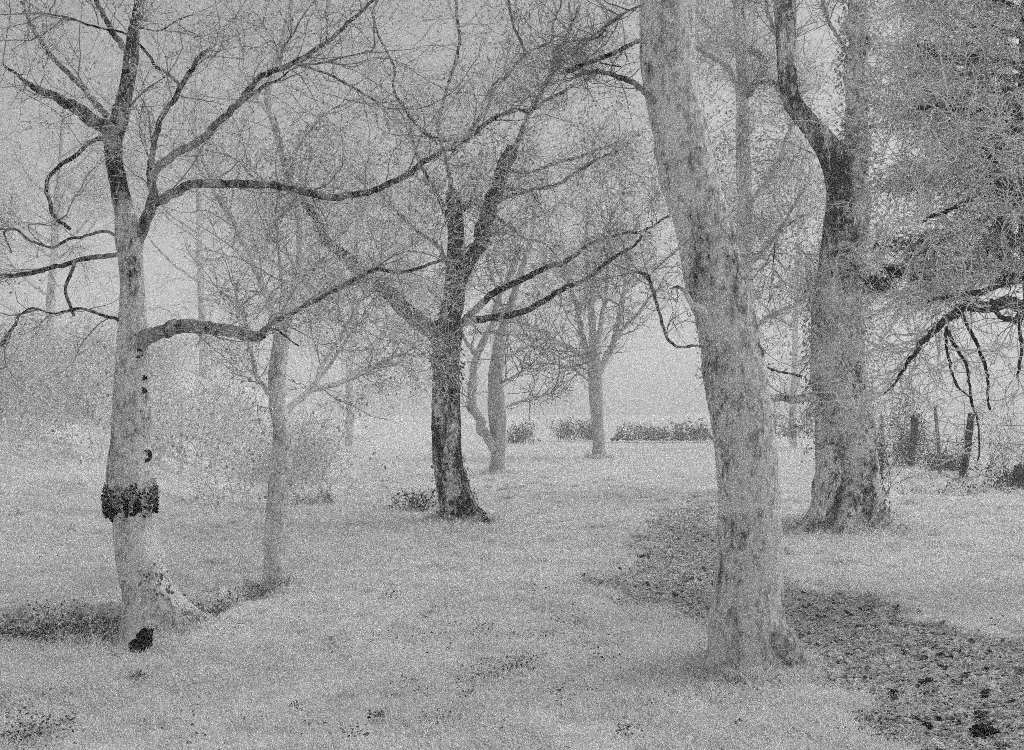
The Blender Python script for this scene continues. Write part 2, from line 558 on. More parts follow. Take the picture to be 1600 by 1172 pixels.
def build_tree(name, label, Y0, base_px, trunk, limbs, mat, cat='tree', group=None, flare=None, ridge=0.006, lump=0.05,
               twig_n=(120, 500, 900), twig_len=(0.8, 0.35, 0.18), twig_r=(0.006, 0.0032, 0.0018), twig_mat=None, seed=1,
               K=44, limb_mat=None, twig_up=0.05, twig_jit=0.21, twig_dark=0.3, trunk_dark=None, branch_k=12, tip=3, limb_w=1.0, veil=0, leaves=(0, 0.03)):
    rng = np.random.default_rng(seed)
    bx = (base_px - 800.0) / F * Y0
    bz = float(ground_z(np.array(bx), np.array(Y0), False))
    root = thing(name, (bx, Y0, bz), label, cat, group)
    pp = px_path(trunk, Y0)
    pp = np.vstack([[pp[0][0], pp[0][1], min(pp[0][2], bz) - 0.18, pp[0][3]], pp])
    path = catmull(pp, lambda r: max(0.018 if Y0 < 12 else 0.035, r * 0.22))
    att = 0.0
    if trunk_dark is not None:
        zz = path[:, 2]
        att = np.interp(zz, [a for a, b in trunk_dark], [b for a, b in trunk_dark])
    tg = Geo()
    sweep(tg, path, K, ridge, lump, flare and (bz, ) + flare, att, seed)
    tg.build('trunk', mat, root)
    sources = []
    lm = limb_mat or mat
    tp = path[path[:, 2] > 1.9]
    if len(tp) > 4:
        sources.append((tp, 0.25))
    for li, lb in enumerate(limbs):
        pth = px_path(lb['p'], Y0, lb.get('d', (0, 0)), limb_w if lb.get('n', 'branch') == 'branch' else 1.0)
        path = catmull(pth, lambda r: max(0.02, r * 0.7))
        g_ = Geo()
        fr = Y0 / 8.0
        p_, d_ = sweep(g_, path, lb.get('K', branch_k), lb.get('ridge', ridge * 0.5), lb.get('lump', 0.16), None, (lb.get('dark', 0.0) + 0.3) * sstep(0, 0.3, np.linspace(0, 1, len(path))) - 0.3 if lb.get('n', 'branch') == 'branch' else lb.get('dark', 0.0), seed * 31 + li, lb.get('kink', path[:, 3].mean() * 2.0))
        g_.build(lb.get('n', 'branch'), lb.get('m', mat if lb.get('n') in ('root', 'burl') else lm), root)
        path = path.copy()
        path[:, :3] = p_
        sources.append((path, lb.get('tw', 1.0)))
    # twigs: three orders grown from the limbs
    if twig_n[0]:
        starts, dirs = [], []
        wts = np.array([np.linalg.norm(np.diff(s[:, :3], axis=0), axis=1).sum() * wgt for s, wgt in sources])
        wts = wts / wts.sum()
        for (s, wgt), ww in zip(sources, wts):
            k = int(round(twig_n[0] * ww))
            if wgt <= 0:
                continue
            i = np.clip((rng.beta(1.5, 0.9, k) * (len(s) - 2)).astype(int), 0, len(s) - 2)
            d = norm(s[i + 1, :3] - s[i, :3])
            a = np.radians(rng.uniform(30, 75, k))[:, None]
            starts.append(s[i, :3])
            dirs.append(norm(d * np.cos(a) + rand_perp(d, rng) * np.sin(a)))
            if wgt >= 0.5:                       # the tip frays into twigs
                d = norm(s[-1, :3] - s[-3, :3])
                starts.append(np.repeat(s[-1:, :3], tip, 0))
                dirs.append(norm(d + rng.normal(0, 0.28, (tip, 3))))
        st, dr = np.concatenate(starts), np.concatenate(dirs)
        ok = st[:, 2] > 1.2
        st, dr = st[ok], dr[ok]
        tw = Geo()
        n1 = len(st)
        L1 = rng.uniform(0.35, 1.3, n1) * twig_len[0]
        p1 = twig_paths(st, dr, L1, 9, rng, twig_jit, twig_up)
        r1 = twig_r[0] * rng.uniform(0.6, 1.5, n1) * (0.6 + 0.4 * L1 / twig_len[0])
        tubes(tw, p1, r1, r1 * 0.35, 4, twig_dark)
        s2, d2, _ = children(p1, twig_n[1], rng)
        p2 = twig_paths(s2, d2, rng.uniform(0.3, 1.4, len(s2)) * twig_len[1], 6, rng, twig_jit, twig_up)
        r2 = twig_r[1] * rng.uniform(0.6, 1.4, len(s2))
        tubes(tw, p2, r2, r2 * 0.4, 3, twig_dark)
        if twig_n[2]:
            s3, d3, _ = children(p2, twig_n[2], rng)
            p3 = twig_paths(s3, d3, rng.uniform(0.3, 1.4, len(s3)) * twig_len[2], 4, rng, twig_jit, twig_up)
            r3 = twig_r[2] * rng.uniform(0.6, 1.3, len(s3))
            tubes(tw, p3, r3, r3 * 0.5, 3, twig_dark)
        kind(tw.build('twigs', twig_mat or M['twig'], root), 'stuff')
        if veil:                                 # the finest pale sprays of the crown
            vg = Geo()
            sv, dv, _ = children(p1, veil, rng, (20, 80))
            pv = twig_paths(sv, dv, rng.uniform(0.4, 1.5, veil) * twig_len[1] * 1.3, 5, rng, 0.25, -0.03)
            tubes(vg, pv, np.full(veil, twig_r[2] * 1.1), np.full(veil, twig_r[2] * 0.7), 3, 0.0)
            sv, dv, _ = children(pv, veil * 2, rng, (20, 70))
            pv = twig_paths(sv, dv, rng.uniform(0.4, 1.5, veil * 2) * twig_len[2] * 1.3, 3, rng, 0.25, -0.03)
            tubes(vg, pv, np.full(veil * 2, twig_r[2] * 0.9), np.full(veil * 2, twig_r[2] * 0.6), 3, 0.0)
            kind(vg.build('sprays', M['veil_twig'], root), 'stuff')
        if leaves[0]:                            # the last pale leaves still hanging in the crown
            q3, _, _ = children(p2, leaves[0], rng)
            q3 = q3[fbm(q3 * 1.3, seed + 5, 3) > -0.1]
            vl = Geo()
            leaf_cards(vl, q3 + rng.normal(0, leaves[1] * 1.5, q3.shape), rng.uniform(0.5, 1.4, len(q3)) * leaves[1], rng, 0.55)
            kind(vl.build('leaves', M['scrub_leaf'], root), 'stuff')
    return root

def B(pts, w0, w1, d=(0, 0), **k):
    n = len(pts)
    q = []
    for i, p in enumerate(pts):
        q.append((p[0], p[1], p[2] if len(p) > 2 else w0 + (w1 - w0) * i / (n - 1)))
    return dict(p=q, d=d, **k)

# --- tall pale tree on the left with the dark clump round its trunk
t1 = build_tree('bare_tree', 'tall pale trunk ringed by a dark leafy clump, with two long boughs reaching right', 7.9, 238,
    [(254, 996, 118), (247, 975, 102), (238, 950, 86), (227, 918, 72), (218, 891, 65), (210, 840, 63), (208, 806, 65), (204, 760, 71), (204, 735, 70), (206, 690, 63),
     (206, 639, 58), (207, 571, 52), (208, 535, 50), (207, 490, 42), (206, 434, 36), (203, 400, 37), (202, 375, 42), (196, 340, 32),
     (190, 310, 28), (185, 285, 27), (178, 250, 26), (178, 215, 28), (187, 185, 28), (195, 150, 23), (201, 120, 22), (205, 92, 22),
     (209, 50, 19), (217, 10, 16), (222, -60, 14), (228, -180, 10), (240, -330, 6)],
    [B([(224, 870), (236, 915), (252, 948), (274, 975), (296, 1002), (310, 1022)], 62, 30, (0.0, -0.05), n='root', tw=0, kink=0.02),
     B([(205, 405), (218, 370), (229, 345), (236, 325), (238, 300), (237, 268), (238, 250)], 26, 13, (0, -0.1), dark=0.2),
     B([(237, 262), (239, 232), (246, 205), (253, 184), (270, 157), (283, 133), (300, 109), (311, 89), (324, 78)], 12, 8, (-0.1, -0.4), dark=0.45),
     B([(236, 280), (253, 256), (283, 235), (317, 215), (341, 191), (372, 164), (386, 143), (410, 119), (454, 102), (495, 75), (522, 58),
        (545, 33), (567, 15), (580, 5), (612, -15), (650, -40)], 17, 4, (-0.1, -0.9), dark=0.18),
     B([(372, 164), (410, 136), (433, 126), (450, 112)], 8, 3, (-0.5, -0.4), dark=0.3),
     B([(436, 108), (440, 88), (442, 75), (457, 54), (470, 30)], 6, 3, (-0.6, -0.8)),
     B([(460, 100), (498, 99), (533, 90), (562, 84)], 5, 3, (-0.65, -0.9)),
     B([(465, 101), (512, 116), (545, 133), (570, 147), (606, 169)], 5, 4, (-0.65, -0.3)),
     B([(214, 378), (228, 345), (236, 328), (246, 314), (273, 301), (297, 290), (328, 287), (375, 288), (427, 290), (478, 300), (515, 308), (540, 307),
        (567, 302), (601, 290), (639, 271), (670, 249), (707, 229), (738, 212), (755, 196), (799, 172), (830, 172), (857, 155), (890, 137)],
       20, 6, (0, 0.6), dark=0.3),
     B([(736, 213), (710, 218), (683, 217), (659, 205), (632, 171), (615, 140), (616, 105), (594, 61), (584, 32)], 8, 4, (0.4, 0.1), dark=0.15),
     B([(738, 212), (745, 191), (762, 167), (768, 147), (785, 126), (806, 99), (820, 82), (803, 41), (794, 0), (790, -40)], 7, 5, (0.4, 0.9), dark=0.1),
     B([(818, 84), (845, 72), (862, 63), (864, 38), (874, 14), (880, -10)], 6, 3, (0.7, 1.0)),
     B([(659, 205), (680, 222), (684, 226)], 5, 3, (0.35, 0.3), tw=0.2),
     B([(205, 540), (225, 528), (256, 517), (290, 511), (324, 512), (358, 518), (395, 526), (410, 522)], 32, 20, (0, -0.55), dark=0.08, lump=0.25),
     B([(402, 524), (423, 506), (457, 489), (495, 468), (533, 448), (567, 430), (590, 420), (620, 424), (646, 421), (687, 407), (720, 395)],
       11, 5, (-0.5, -1.0), dark=0.15),
     B([(412, 514), (432, 515), (448, 527), (466, 541)], 5, 3, (-0.52, -0.6), dark=0.5, tw=0.3),
     B([(180, 232), (168, 205), (140, 185), (118, 168), (92, 155), (66, 142), (46, 131), (30, 120), (8, 100)], 33, 3, (0, -0.9), dark=0.35, lump=0.3),
     B([(165, 180), (140, 150), (118, 125), (85, 92), (62, 62), (40, 20), (30, -20)], 12, 7, (0, 0.9), dark=0.25),
     B([(206, 95), (190, 70), (181, 58), (167, 31), (150, 0), (130, -40)], 13, 9, (0, 0.4), dark=0.5),
     B([(282, 134), (263, 116), (242, 102), (235, 89), (212, 65), (191, 51), (154, 43), (130, 36), (106, 27), (70, 22)], 7, 3, (-0.25, -0.9), dark=0.6),
     B([(198, 168), (208, 160), (225, 142), (239, 133), (259, 119)], 5, 2.5, (0, -0.3), dark=0.5),
     B([(207, 47), (222, 44), (249, 48), (273, 34), (297, 24)], 4, 2, (0, -0.3), dark=0.4),
     B([(176, 215), (150, 218), (138, 225), (113, 246), (92, 261), (73, 287), (77, 314), (85, 338), (109, 357)], 9, 7, (0, -0.4), dark=0.6, tw=0.3),
     B([(185, 372), (170, 362), (153, 363), (130, 370), (106, 374), (85, 386), (68, 384), (44, 374), (24, 358), (0, 357), (-40, 340)], 6, 4, (0, 0.5), dark=0.45),
     B([(22, 358), (6, 362), (12, 380), (18, 395)], 4, 3, (0.45, 0.4), dark=0.5, tw=0.2),
     B([(196, 398), (165, 400), (143, 403), (126, 407), (85, 417), (51, 426), (0, 431), (-60, 428)], 10, 8, (0, -0.6), dark=0.55),
     B([(118, 409), (108, 432), (102, 455), (109, 474), (116, 494)], 7, 6, (-0.25, -0.3), dark=0.5, tw=0.3),
     B([(195, 510), (180, 497), (167, 495), (145, 487), (126, 482), (112, 484), (95, 488), (82, 490), (51, 482), (30, 492)], 7, 3, (0, -0.5), dark=0.5),
     B([(60, 484), (30, 492), (24, 506), (12, 524), (2, 541)], 4, 8, (-0.4, -0.5), dark=0.6, tw=0.2)],
    M['pale_bark'], flare=(0.42, 0.20, 5, 0.7), ridge=0.004, lump=0.05, seed=11, limb_w=0.80, leaves=(4500, 0.028), veil=2000, twig_n=(150, 620, 1000), twig_len=(0.75, 0.32, 0.16),
    twig_r=(0.0045, 0.0026, 0.0016), limb_mat=M['grey_bark'], twig_dark=0.1, K=56, tip=2,
    trunk_dark=[(0, 0), (2.3, 0), (2.6, 0.1), (3.0, 0.15), (3.15, 0.75), (4.6, 0.8), (9, 0.8)])  # upper stem darkened in the bark colour, as if silhouetted against the sky

# dark knots and the leafy clump on that trunk
rngk = np.random.default_rng(5)
def knot(px, py, wpx, front=0.13):
    c = P(px, py, 7.9 - front)
    R = wpx * 0.5 * 7.8 / F
    kg = Geo()
    th = np.linspace(0, 2 * np.pi, 14)
    ring = np.array([[c[0] + R * 0.7 * math.cos(a), c[1] + 0.02 + 0.035 * abs(math.cos(a)), c[2] + R * 0.75 * math.sin(a), R * 0.30] for a in th])
    sweep(kg, ring, 8, 0.006, 0.9, None, rngk.uniform(-0.5, 0.9, 14), int(px))
    core = np.array([[c[0], c[1] + 0.09, c[2], R * 0.6], [c[0], c[1] + 0.045, c[2], R * 0.55], [c[0], c[1] + 0.03, c[2], R * 0.2]])
    sweep(kg, core, 9, 0.0, 0.3, None, 0.7, 3)
    return kg.build('knot', M['dark_bark'], t1)
for k_ in [(187, 678, 19), (225, 712, 20), (217, 648, 13), (204, 573, 13), (213, 552, 15), (189, 499, 15), (221, 610, 11), (206, 438, 18), (215, 700, 10), (193, 720, 9), (222, 590, 9), (196, 625, 8)]:
    edge = abs(k_[0] - 206) / 32.0
    knot(*k_, front=0.125 * math.sqrt(max(0.05, 1 - edge * edge)) if k_[1] > 480 else 0.08)
bg_ = Geo()
bp_ = px_path([(208, 811, 52), (206, 806, 66), (203, 798, 70), (202, 788, 71), (204, 776, 66), (204, 764, 58), (204, 752, 50)], 7.9)
bpath = catmull(bp_, lambda r: 0.012)
sweep(bg_, bpath, 56, 0.03, 0.45, None, 0.8, 77)
bg_.build('burl', M['black_bark'], t1)
cx = P(204, 780, 7.9)[0]
z0 = P(205, 780, 7.9)[2]
def clump(n_, zlo, zhi, smin, smax, out, mat, name, edge):
    lg = Geo()
    th = rngk.uniform(0, 2 * np.pi, n_)
    zz = z0 + rngk.uniform(zlo, zhi, n_) + edge * fbm2(np.cos(th) * 2, np.sin(th) * 2, 41, 3)
    rad = 0.166 + 0.014 * np.cos((zz - z0 + 0.01) * 12) + rngk.uniform(-0.01, out, n_)
    keep = fbm(np.stack([np.cos(th) * 4, np.sin(th) * 4, zz * 22], -1), 3, 3) > (-0.02 if name == 'pale_moss' else -0.3)
    pos = np.stack([cx + rad * np.cos(th), 7.9 + rad * np.sin(th), zz], -1)[keep]
    leaf_cards(lg, pos, rngk.uniform(smin, smax, keep.sum()), rngk, 0.7, 0.0, 0.4)
    kind(lg.build(name, M[mat], t1), 'stuff')
clump(1000, -0.115, 0.10, 0.012, 0.034, 0.014, 'ivy', 'ivy', 0.05)
clump(900, -0.03, 0.13, 0.010, 0.026, 0.020, 'pale_leaf', 'pale_moss', 0.06)

# --- slim hazy tree right of it
t2 = build_tree('bare_tree', 'slim faint trunk standing alone on the pale grass, with a bough rising to the right', 10.2, 428,
    [(428, 912, 38), (429, 890, 34), (430, 840, 34), (436, 772, 36), (438, 741, 34), (442, 690, 33), (441, 665, 30), (434, 639, 25), (433, 605, 27), (434, 571, 27), (445, 502, 24), (456, 470, 18),
     (464, 440, 15), (470, 400, 14), (466, 330, 13), (444, 250, 12), (428, 190, 12), (418, 150, 11), (430, 100, 10), (442, 60, 9), (455, 0, 8), (462, -80, 6)],
    [B([(436, 655), (455, 636), (480, 615), (500, 606), (533, 598), (573, 580), (615, 556), (645, 555), (669, 557)], 12, 4, (0, 1.2)),
     B([(470, 622), (491, 600), (503, 571), (525, 538), (548, 500), (572, 455), (590, 425), (600, 395)], 9, 5, (0.2, 0.9)),
     B([(487, 606), (515, 570), (545, 525), (580, 478), (610, 440)], 6, 3, (0.3, 1.4)),
     B([(432, 640), (418, 612), (400, 585), (390, 540), (383, 500), (370, 470)], 9, 4, (0, -0.5)),
     B([(440, 520), (420, 470), (402, 425), (375, 365), (352, 325), (340, 305), (332, 285)], 12, 9, (0, 0.7)),
     B([(448, 490), (440, 440), (436, 390), (430, 330), (436, 300)], 7, 5, (0, -0.4)),
     B([(458, 465), (490, 420), (520, 385), (545, 350)], 7, 4, (0, 0.8)),
     B([(446, 255), (470, 225), (495, 190), (520, 170)], 6, 3, (0, -0.5)),
     B([(425, 185), (400, 150), (385, 120), (380, 80)], 6, 3, (0, 0.5)),
     B([(466, 340), (440, 300), (400, 280), (370, 250), (345, 240)], 6, 3, (0, -0.6))],
    M['pale_bark'], flare=(0.2, 0.1, 4, 1.2), ridge=0.003, seed=22, leaves=(6000, 0.036), veil=1500, twig_n=(170, 600, 700), twig_len=(0.8, 0.36, 0.18), twig_r=(0.005, 0.003, 0.0018), K=32, twig_dark=-0.1,
    trunk_dark=[(0, -0.05), (3, 0.0), (5, 0.15)])

# --- the dark forked tree in the middle
t3 = build_tree('bare_tree', 'dark rough-barked tree in the middle, forking low into black limbs', 15.5, 720,
    [(726, 822, 70), (718, 800, 58), (712, 775, 51), (703, 740, 47), (698, 707, 46), (697, 639, 45), (697, 571, 42), (698, 538, 46), (700, 516, 46), (703, 495, 34),
     (706, 460, 26), (710, 414, 25), (712, 375, 25), (711, 340, 26), (708, 312, 24), (705, 298, 17)],
    [B([(707, 305), (700, 265), (690, 225), (684, 190)], 8, 4, (0, 0.5), tw=0.6),
     B([(684, 190), (698, 140), (717, 72), (714, 20), (710, -40)], 6, 4, (0.5, 1.6), tw=0.6),
     B([(695, 535), (673, 517), (649, 499), (625, 478), (605, 455), (584, 436), (564, 424), (540, 402), (512, 379), (491, 338), (474, 312), (460, 290)], 30, 11, (0, -1.4), dark=0.45, lump=0.22),
     B([(704, 505), (712, 475), (720, 440), (730, 415), (742, 396), (755, 360), (766, 325), (778, 282), (788, 262), (803, 240)], 25, 21, (0, 0.4), dark=0.35, lump=0.25),
     B([(800, 245), (812, 215), (826, 180), (845, 145), (862, 112), (872, 85), (884, 60), (905, 10)], 9, 6, (0.9, 1.4)),
     B([(865, 108), (870, 92), (872, 78)], 16, 15, (1.2, 1.3), dark=0.4, tw=0.2, lump=0.35),
     B([(708, 330), (722, 326), (737, 316)], 15, 13, (0, -0.3), dark=0.5, tw=0.3),
     B([(702, 530), (722, 505), (738, 500), (751, 499), (782, 494), (813, 489), (840, 476), (874, 454), (905, 441), (925, 429), (950, 408), (985, 388), (1003, 370)], 14, 4, (0, -1.8), dark=0.4, tw=0.35),
     B([(704, 520), (724, 502), (745, 482), (768, 461), (799, 444), (826, 431), (857, 417), (880, 411), (902, 396), (920, 382), (942, 374), (977, 363), (1007, 360), (1045, 337)], 13, 3, (0, -1.0), dark=0.35, tw=0.5),
     B([(1005, 360), (1018, 366)], 3, 2, (-0.9, -0.95), tw=0.2),
     B([(770, 320), (800, 305), (835, 296), (868, 290), (900, 270), (930, 250), (965, 236)], 7, 4, (0.5, -0.8)),
     B([(765, 330), (790, 350), (820, 372), (850, 380), (870, 400)], 6, 3, (0.5, 1.4)),
     B([(735, 400), (760, 350), (757, 342)], 7, 9, (0.2, 0.0), dark=0.3, lump=0.4),
     B([(706, 420), (680, 380), (650, 360), (620, 330), (590, 300), (560, 280)], 8, 4, (0, 1.5)),
     B([(712, 370), (690, 320), (670, 280), (650, 240), (640, 200)], 8, 4, (0, -0.8)),
     B([(584, 436), (560, 440), (533, 445), (505, 455), (480, 470)], 5, 3, (-0.9, -1.3)),
     B([(700, 250), (720, 220), (745, 190), (760, 150), (790, 110)], 6, 3, (0, 0.9)),
     B([(790, 265), (830, 268), (868, 255), (905, 245), (940, 232), (960, 230)], 6, 4, (0.8, 1.6)),
     B([(778, 290), (800, 296), (822, 298), (838, 310), (845, 325)], 5, 4, (0.7, 0.2), dark=0.3),
     B([(699, 560), (680, 560), (668, 548)], 4, 2, (0, -0.2), tw=0.3),
     B([(868, 88), (905, 75), (935, 50), (960, 30), (990, 12)], 5, 3, (1.2, 0.6))],
    M['dark_bark'], flare=(0.55, 0.18, 4, 2.6), ridge=0.012, lump=0.09, seed=33, leaves=(16000, 0.055), veil=3400, twig_n=(260, 1100, 1500), twig_len=(1.0, 0.45, 0.24),
    twig_r=(0.0055, 0.0034, 0.0022), K=52, twig_dark=-0.12, twig_up=0.0,
    trunk_dark=[(0, 0.15), (0.3, 0.05), (1.2, 0.0), (2.2, 0.0), (2.8, 0.15), (3.2, 0.35), (5, 0.45)])

# --- hazy twin-stemmed tree behind it
t4 = build_tree('bare_tree', 'hazy twin-stemmed tree just behind the right side of the dark forked tree', 27.0, 777,
    [(777, 748, 30), (777, 741, 25), (778, 715, 22), (779, 690, 23), (777, 655, 28), (775, 620, 27), (774, 588, 23), (777, 560, 21), (781, 530, 17), (788, 505, 14), (800, 470, 11), (815, 420, 10), (830, 370, 8), (838, 300, 6)],
    [B([(774, 705), (762, 685), (751, 664), (742, 645), (737, 625), (736, 605)], 16, 14, (0, -0.7), lump=0.25, tw=0.5),
     B([(738, 610), (740, 585), (743, 562), (751, 545), (760, 525), (768, 505), (774, 485), (790, 440), (810, 400)], 13, 8, (-0.7, -1.8)),
     B([(777, 585), (795, 560), (815, 545), (840, 540), (870, 555), (900, 570)], 6, 3, (0, 1.5)),
     B([(778, 600), (800, 590), (822, 575)], 5, 3, (0, -1.0)),
     B([(776, 640), (800, 632), (830, 622), (860, 615)], 5, 3, (0, 1.0)),
     B([(745, 558), (725, 530), (712, 500), (690, 470)], 7, 4, (-0.7, -1.5)),
     B([(790, 500), (780, 460), (765, 420), (755, 370)], 7, 4, (0, 1.0))],
    M['far_bark'], flare=(0.3, 0.2, 3, 0.4), ridge=0.008, lump=0.1, seed=44, twig_n=(110, 460, 500), twig_len=(1.2, 0.6, 0.35), twig_r=(0.012, 0.008, 0.005), K=28)

# --- far tree with fanned limbs
t5 = build_tree('bare_tree', 'far hazy tree with bare limbs fanned upward, in front of the hedge', 36.0, 936,
    [(936, 722, 24), (936, 707, 20), (935, 680, 18), (933, 650, 19), (931, 620, 21), (930, 590, 23), (929, 570, 21), (927, 535, 13), (925, 502, 11), (922, 451, 10), (919, 425, 9), (915, 380, 7), (918, 330, 5)],
    [B([(930, 585), (919, 567), (895, 547), (867, 533), (845, 518), (820, 506)], 10, 6, (0, -1.5)),
     B([(929, 580), (919, 560), (908, 519), (902, 485), (896, 465), (889, 450), (882, 420)], 11, 6, (0, 1.2)),
     B([(931, 590), (939, 575), (952, 550), (960, 530), (966, 505), (972, 475), (977, 444), (980, 407), (975, 390)], 12, 6, (0, 1.0)),
     B([(960, 532), (975, 513), (987, 499), (1000, 485), (1012, 470)], 7, 5, (0.5, -1.0)),
     B([(930, 600), (915, 591), (895, 577), (861, 564), (840, 545), (826, 526)], 5, 3, (0, -2.0)),
     B([(904, 492), (912, 470), (920, 455), (930, 430)], 6, 4, (0.9, 0.0)),
     B([(972, 480), (955, 470), (940, 465), (925, 470)], 4, 3, (0.8, 0.0)),
     B([(976, 450), (990, 430), (1000, 420), (1012, 418)], 5, 3, (0.9, 1.5)),
     B([(930, 560), (940, 500), (948, 450), (950, 400), (955, 340)], 8, 4, (0, 0.6))],
    M['far_bark'], flare=(0.25, 0.25, 3, 1.0), tip=4, ridge=0.01, lump=0.07, seed=55, veil=900, twig_n=(150, 650, 700), twig_len=(1.6, 0.8, 0.45), twig_r=(0.016, 0.010, 0.006), K=26, twig_up=0.08)

# --- the leaning trunk in the right foreground
t6 = build_tree('bare_tree', 'thickest pale trunk leaning left, its flared foot beside the muddy track', 6.65, 1176,
    [(1180, 1066, 112), (1176, 1035, 112), (1171, 1000, 110), (1168, 960, 109), (1170, 926, 105), (1172, 857, 100), (1168, 741, 94), (1161, 673, 94), (1149, 591, 97), (1143, 541, 97),
     (1133, 485, 94), (1123, 458, 97), (1110, 400, 91), (1096, 341, 88), (1075, 273, 90), (1063, 205, 86), (1045, 102, 86), (1041, 0, 85), (1033, -150, 78), (1022, -350, 62)],
    [B([(1020, 160), (1003, 138), (990, 128), (973, 122), (943, 113), (915, 113), (897, 120)], 9, 7, (-0.1, 0.5), dark=0.25),
     B([(1016, 66), (996, 66), (978, 73), (960, 82), (935, 93), (912, 101), (888, 111)], 6, 8, (-0.1, 0.4), dark=0.3),
     B([(1012, 5), (987, 14), (968, 27), (949, 41), (938, 55), (925, 61), (908, 63)], 3, 4, (-0.1, 0.5), dark=0.3),
     B([(938, 98), (955, 102), (970, 104)], 4, 2, (0.3, 0.1), dark=0.3, tw=0.2),
     B([(1100, 541), (1085, 540), (1062, 543), (1052, 538), (1041, 526), (1032, 497), (1024, 468), (1017, 447), (1011, 431), (998, 425)], 4, 6, (-0.1, -0.3), dark=0.35, tw=0.5),
     B([(1108, 455), (1080, 458), (1068, 452), (1058, 448), (1045, 452)], 5, 2, (-0.1, -0.2), tw=0.3),
     B([(1104, 490), (1086, 476), (1070, 452)], 14, 8, (-0.25, -0.28), n='burl', tw=0, lump=0.3, dark=0.15),
     B([(1185, 536), (1191, 548), (1192, 562), (1195, 572), (1215, 580), (1240, 585), (1252, 588)], 4, 3, (-0.15, 0.2), dark=0.4, tw=0.3),
     B([(1205, 985), (1230, 1012), (1246, 1040), (1256, 1062)], 50, 30, (-0.12, -0.05), n='root', tw=0, kink=0.03),
     B([(1150, 1000), (1125, 1030), (1112, 1052), (1106, 1075)], 44, 30, (-0.06, -0.06), n='root', tw=0, kink=0.03),
     B([(1172, 1000), (1178, 1035), (1184, 1062), (1186, 1085)], 60, 50, (-0.10, -0.14), n='root', tw=0, kink=0.03)],
    M['pale_bark'], flare=(0.24, 0.20, 4, 0.3), ridge=0.010, lump=0.045, seed=66, twig_n=(70, 420, 800), twig_len=(0.55, 0.26, 0.13), twig_r=(0.0035, 0.002, 0.0013), K=96,
    limb_mat=M['grey_bark'], twig_dark=0.1, trunk_dark=[(0, 0.12), (0.35, 0.06), (1.0, 0.0), (2.0, 0.04), (2.45, 0.12), (2.8, 0.0), (3.4, 0.08), (4.5, 0.10)])

# --- broad rough trunk with a bent stem
t7 = build_tree('bare_tree', 'broad rough trunk with flared foot, forking into a black bent stem and a leafy stem', 14.6, 1328,
    [(1334, 842, 136), (1331, 820, 116), (1327, 792, 101), (1326, 772, 96), (1325, 741, 94), (1318, 650, 90), (1309, 571, 83), (1308, 500, 78), (1308, 468, 75), (1311, 420, 66), (1313, 360, 54),
     (1312, 310, 42), (1308, 270, 40), (1297, 237, 41), (1270, 200, 33), (1251, 178, 30), (1236, 154, 28), (1230, 119, 28), (1228, 51, 30), (1226, 0, 32), (1220, -150, 26), (1212, -350, 16)],
    [B([(1318, 440), (1330, 380), (1337, 320), (1340, 250), (1340, 190), (1340, 130), (1336, 60), (1340, 0), (1345, -200), (1350, -380)], 44, 26, (0.1, 0.5), lump=0.1, ridge=0.014, K=28, tw=0.5),
     B([(1302, 243), (1312, 232), (1322, 222)], 18, 15, (-0.1, -0.3), dark=0.4, tw=0, lump=0.3),
     B([(1300, 640), (1278, 625), (1262, 622), (1243, 626), (1226, 622), (1204, 620)], 15, 10, (-0.2, -0.7), dark=0.3, tw=0.3, lump=0.3),
     B([(1276, 628), (1264, 640), (1262, 658), (1252, 668), (1240, 664)], 9, 5, (-0.3, -0.7), dark=0.25, tw=0.3),
     B([(1302, 700), (1290, 770), (1275, 810), (1250, 838)], 46, 18, (-0.3, -0.6), n='root', tw=0, dark=0.2),
     B([(1345, 720), (1362, 780), (1385, 815), (1418, 838)], 42, 16, (-0.3, -0.4), n='root', tw=0, dark=0.1),
     B([(1325, 760), (1330, 800), (1318, 835), (1310, 850)], 44, 20, (-0.35, -0.8), n='root', tw=0, dark=0.2),
     B([(1236, 120), (1215, 130), (1196, 126), (1180, 132)], 7, 5, (0, 0.6), dark=0.2),
     B([(1229, 90), (1215, 60), (1200, 20), (1190, -30)], 8, 5, (0, 0.8)),
     B([(1270, 330), (1240, 345), (1215, 370), (1208, 410), (1206, 430)], 3, 2, (-0.1, -0.5), dark=0.2),
     B([(1275, 245), (1262, 236), (1248, 234), (1232, 237), (1226, 245)], 2.5, 1.5, (-0.2, -0.4)),
     B([(1350, 200), (1390, 190), (1430, 160), (1460, 150)], 7, 4, (0.3, -0.5)),
     B([(1340, 100), (1310, 60), (1290, 20), (1280, -30)], 7, 4, (0.3, 0.9))],
    M['ivy_bark'], flare=(0.45, 0.22, 5, 1.1), ridge=0.012, lump=0.07, seed=77, twig_n=(180, 1000, 2000), twig_len=(0.9, 0.42, 0.22), twig_r=(0.006, 0.004, 0.0024), K=84, twig_dark=-0.1,
    trunk_dark=[(0, 0.2), (0.35, 0.10), (0.9, -0.05), (2.4, -0.05), (3.3, 0.0), (3.6, 0.35), (3.9, 0.75), (4.8, 0.75), (5.6, 0.75), (6.2, 0.5), (6.8, 0.55), (7.5, 0.7)])

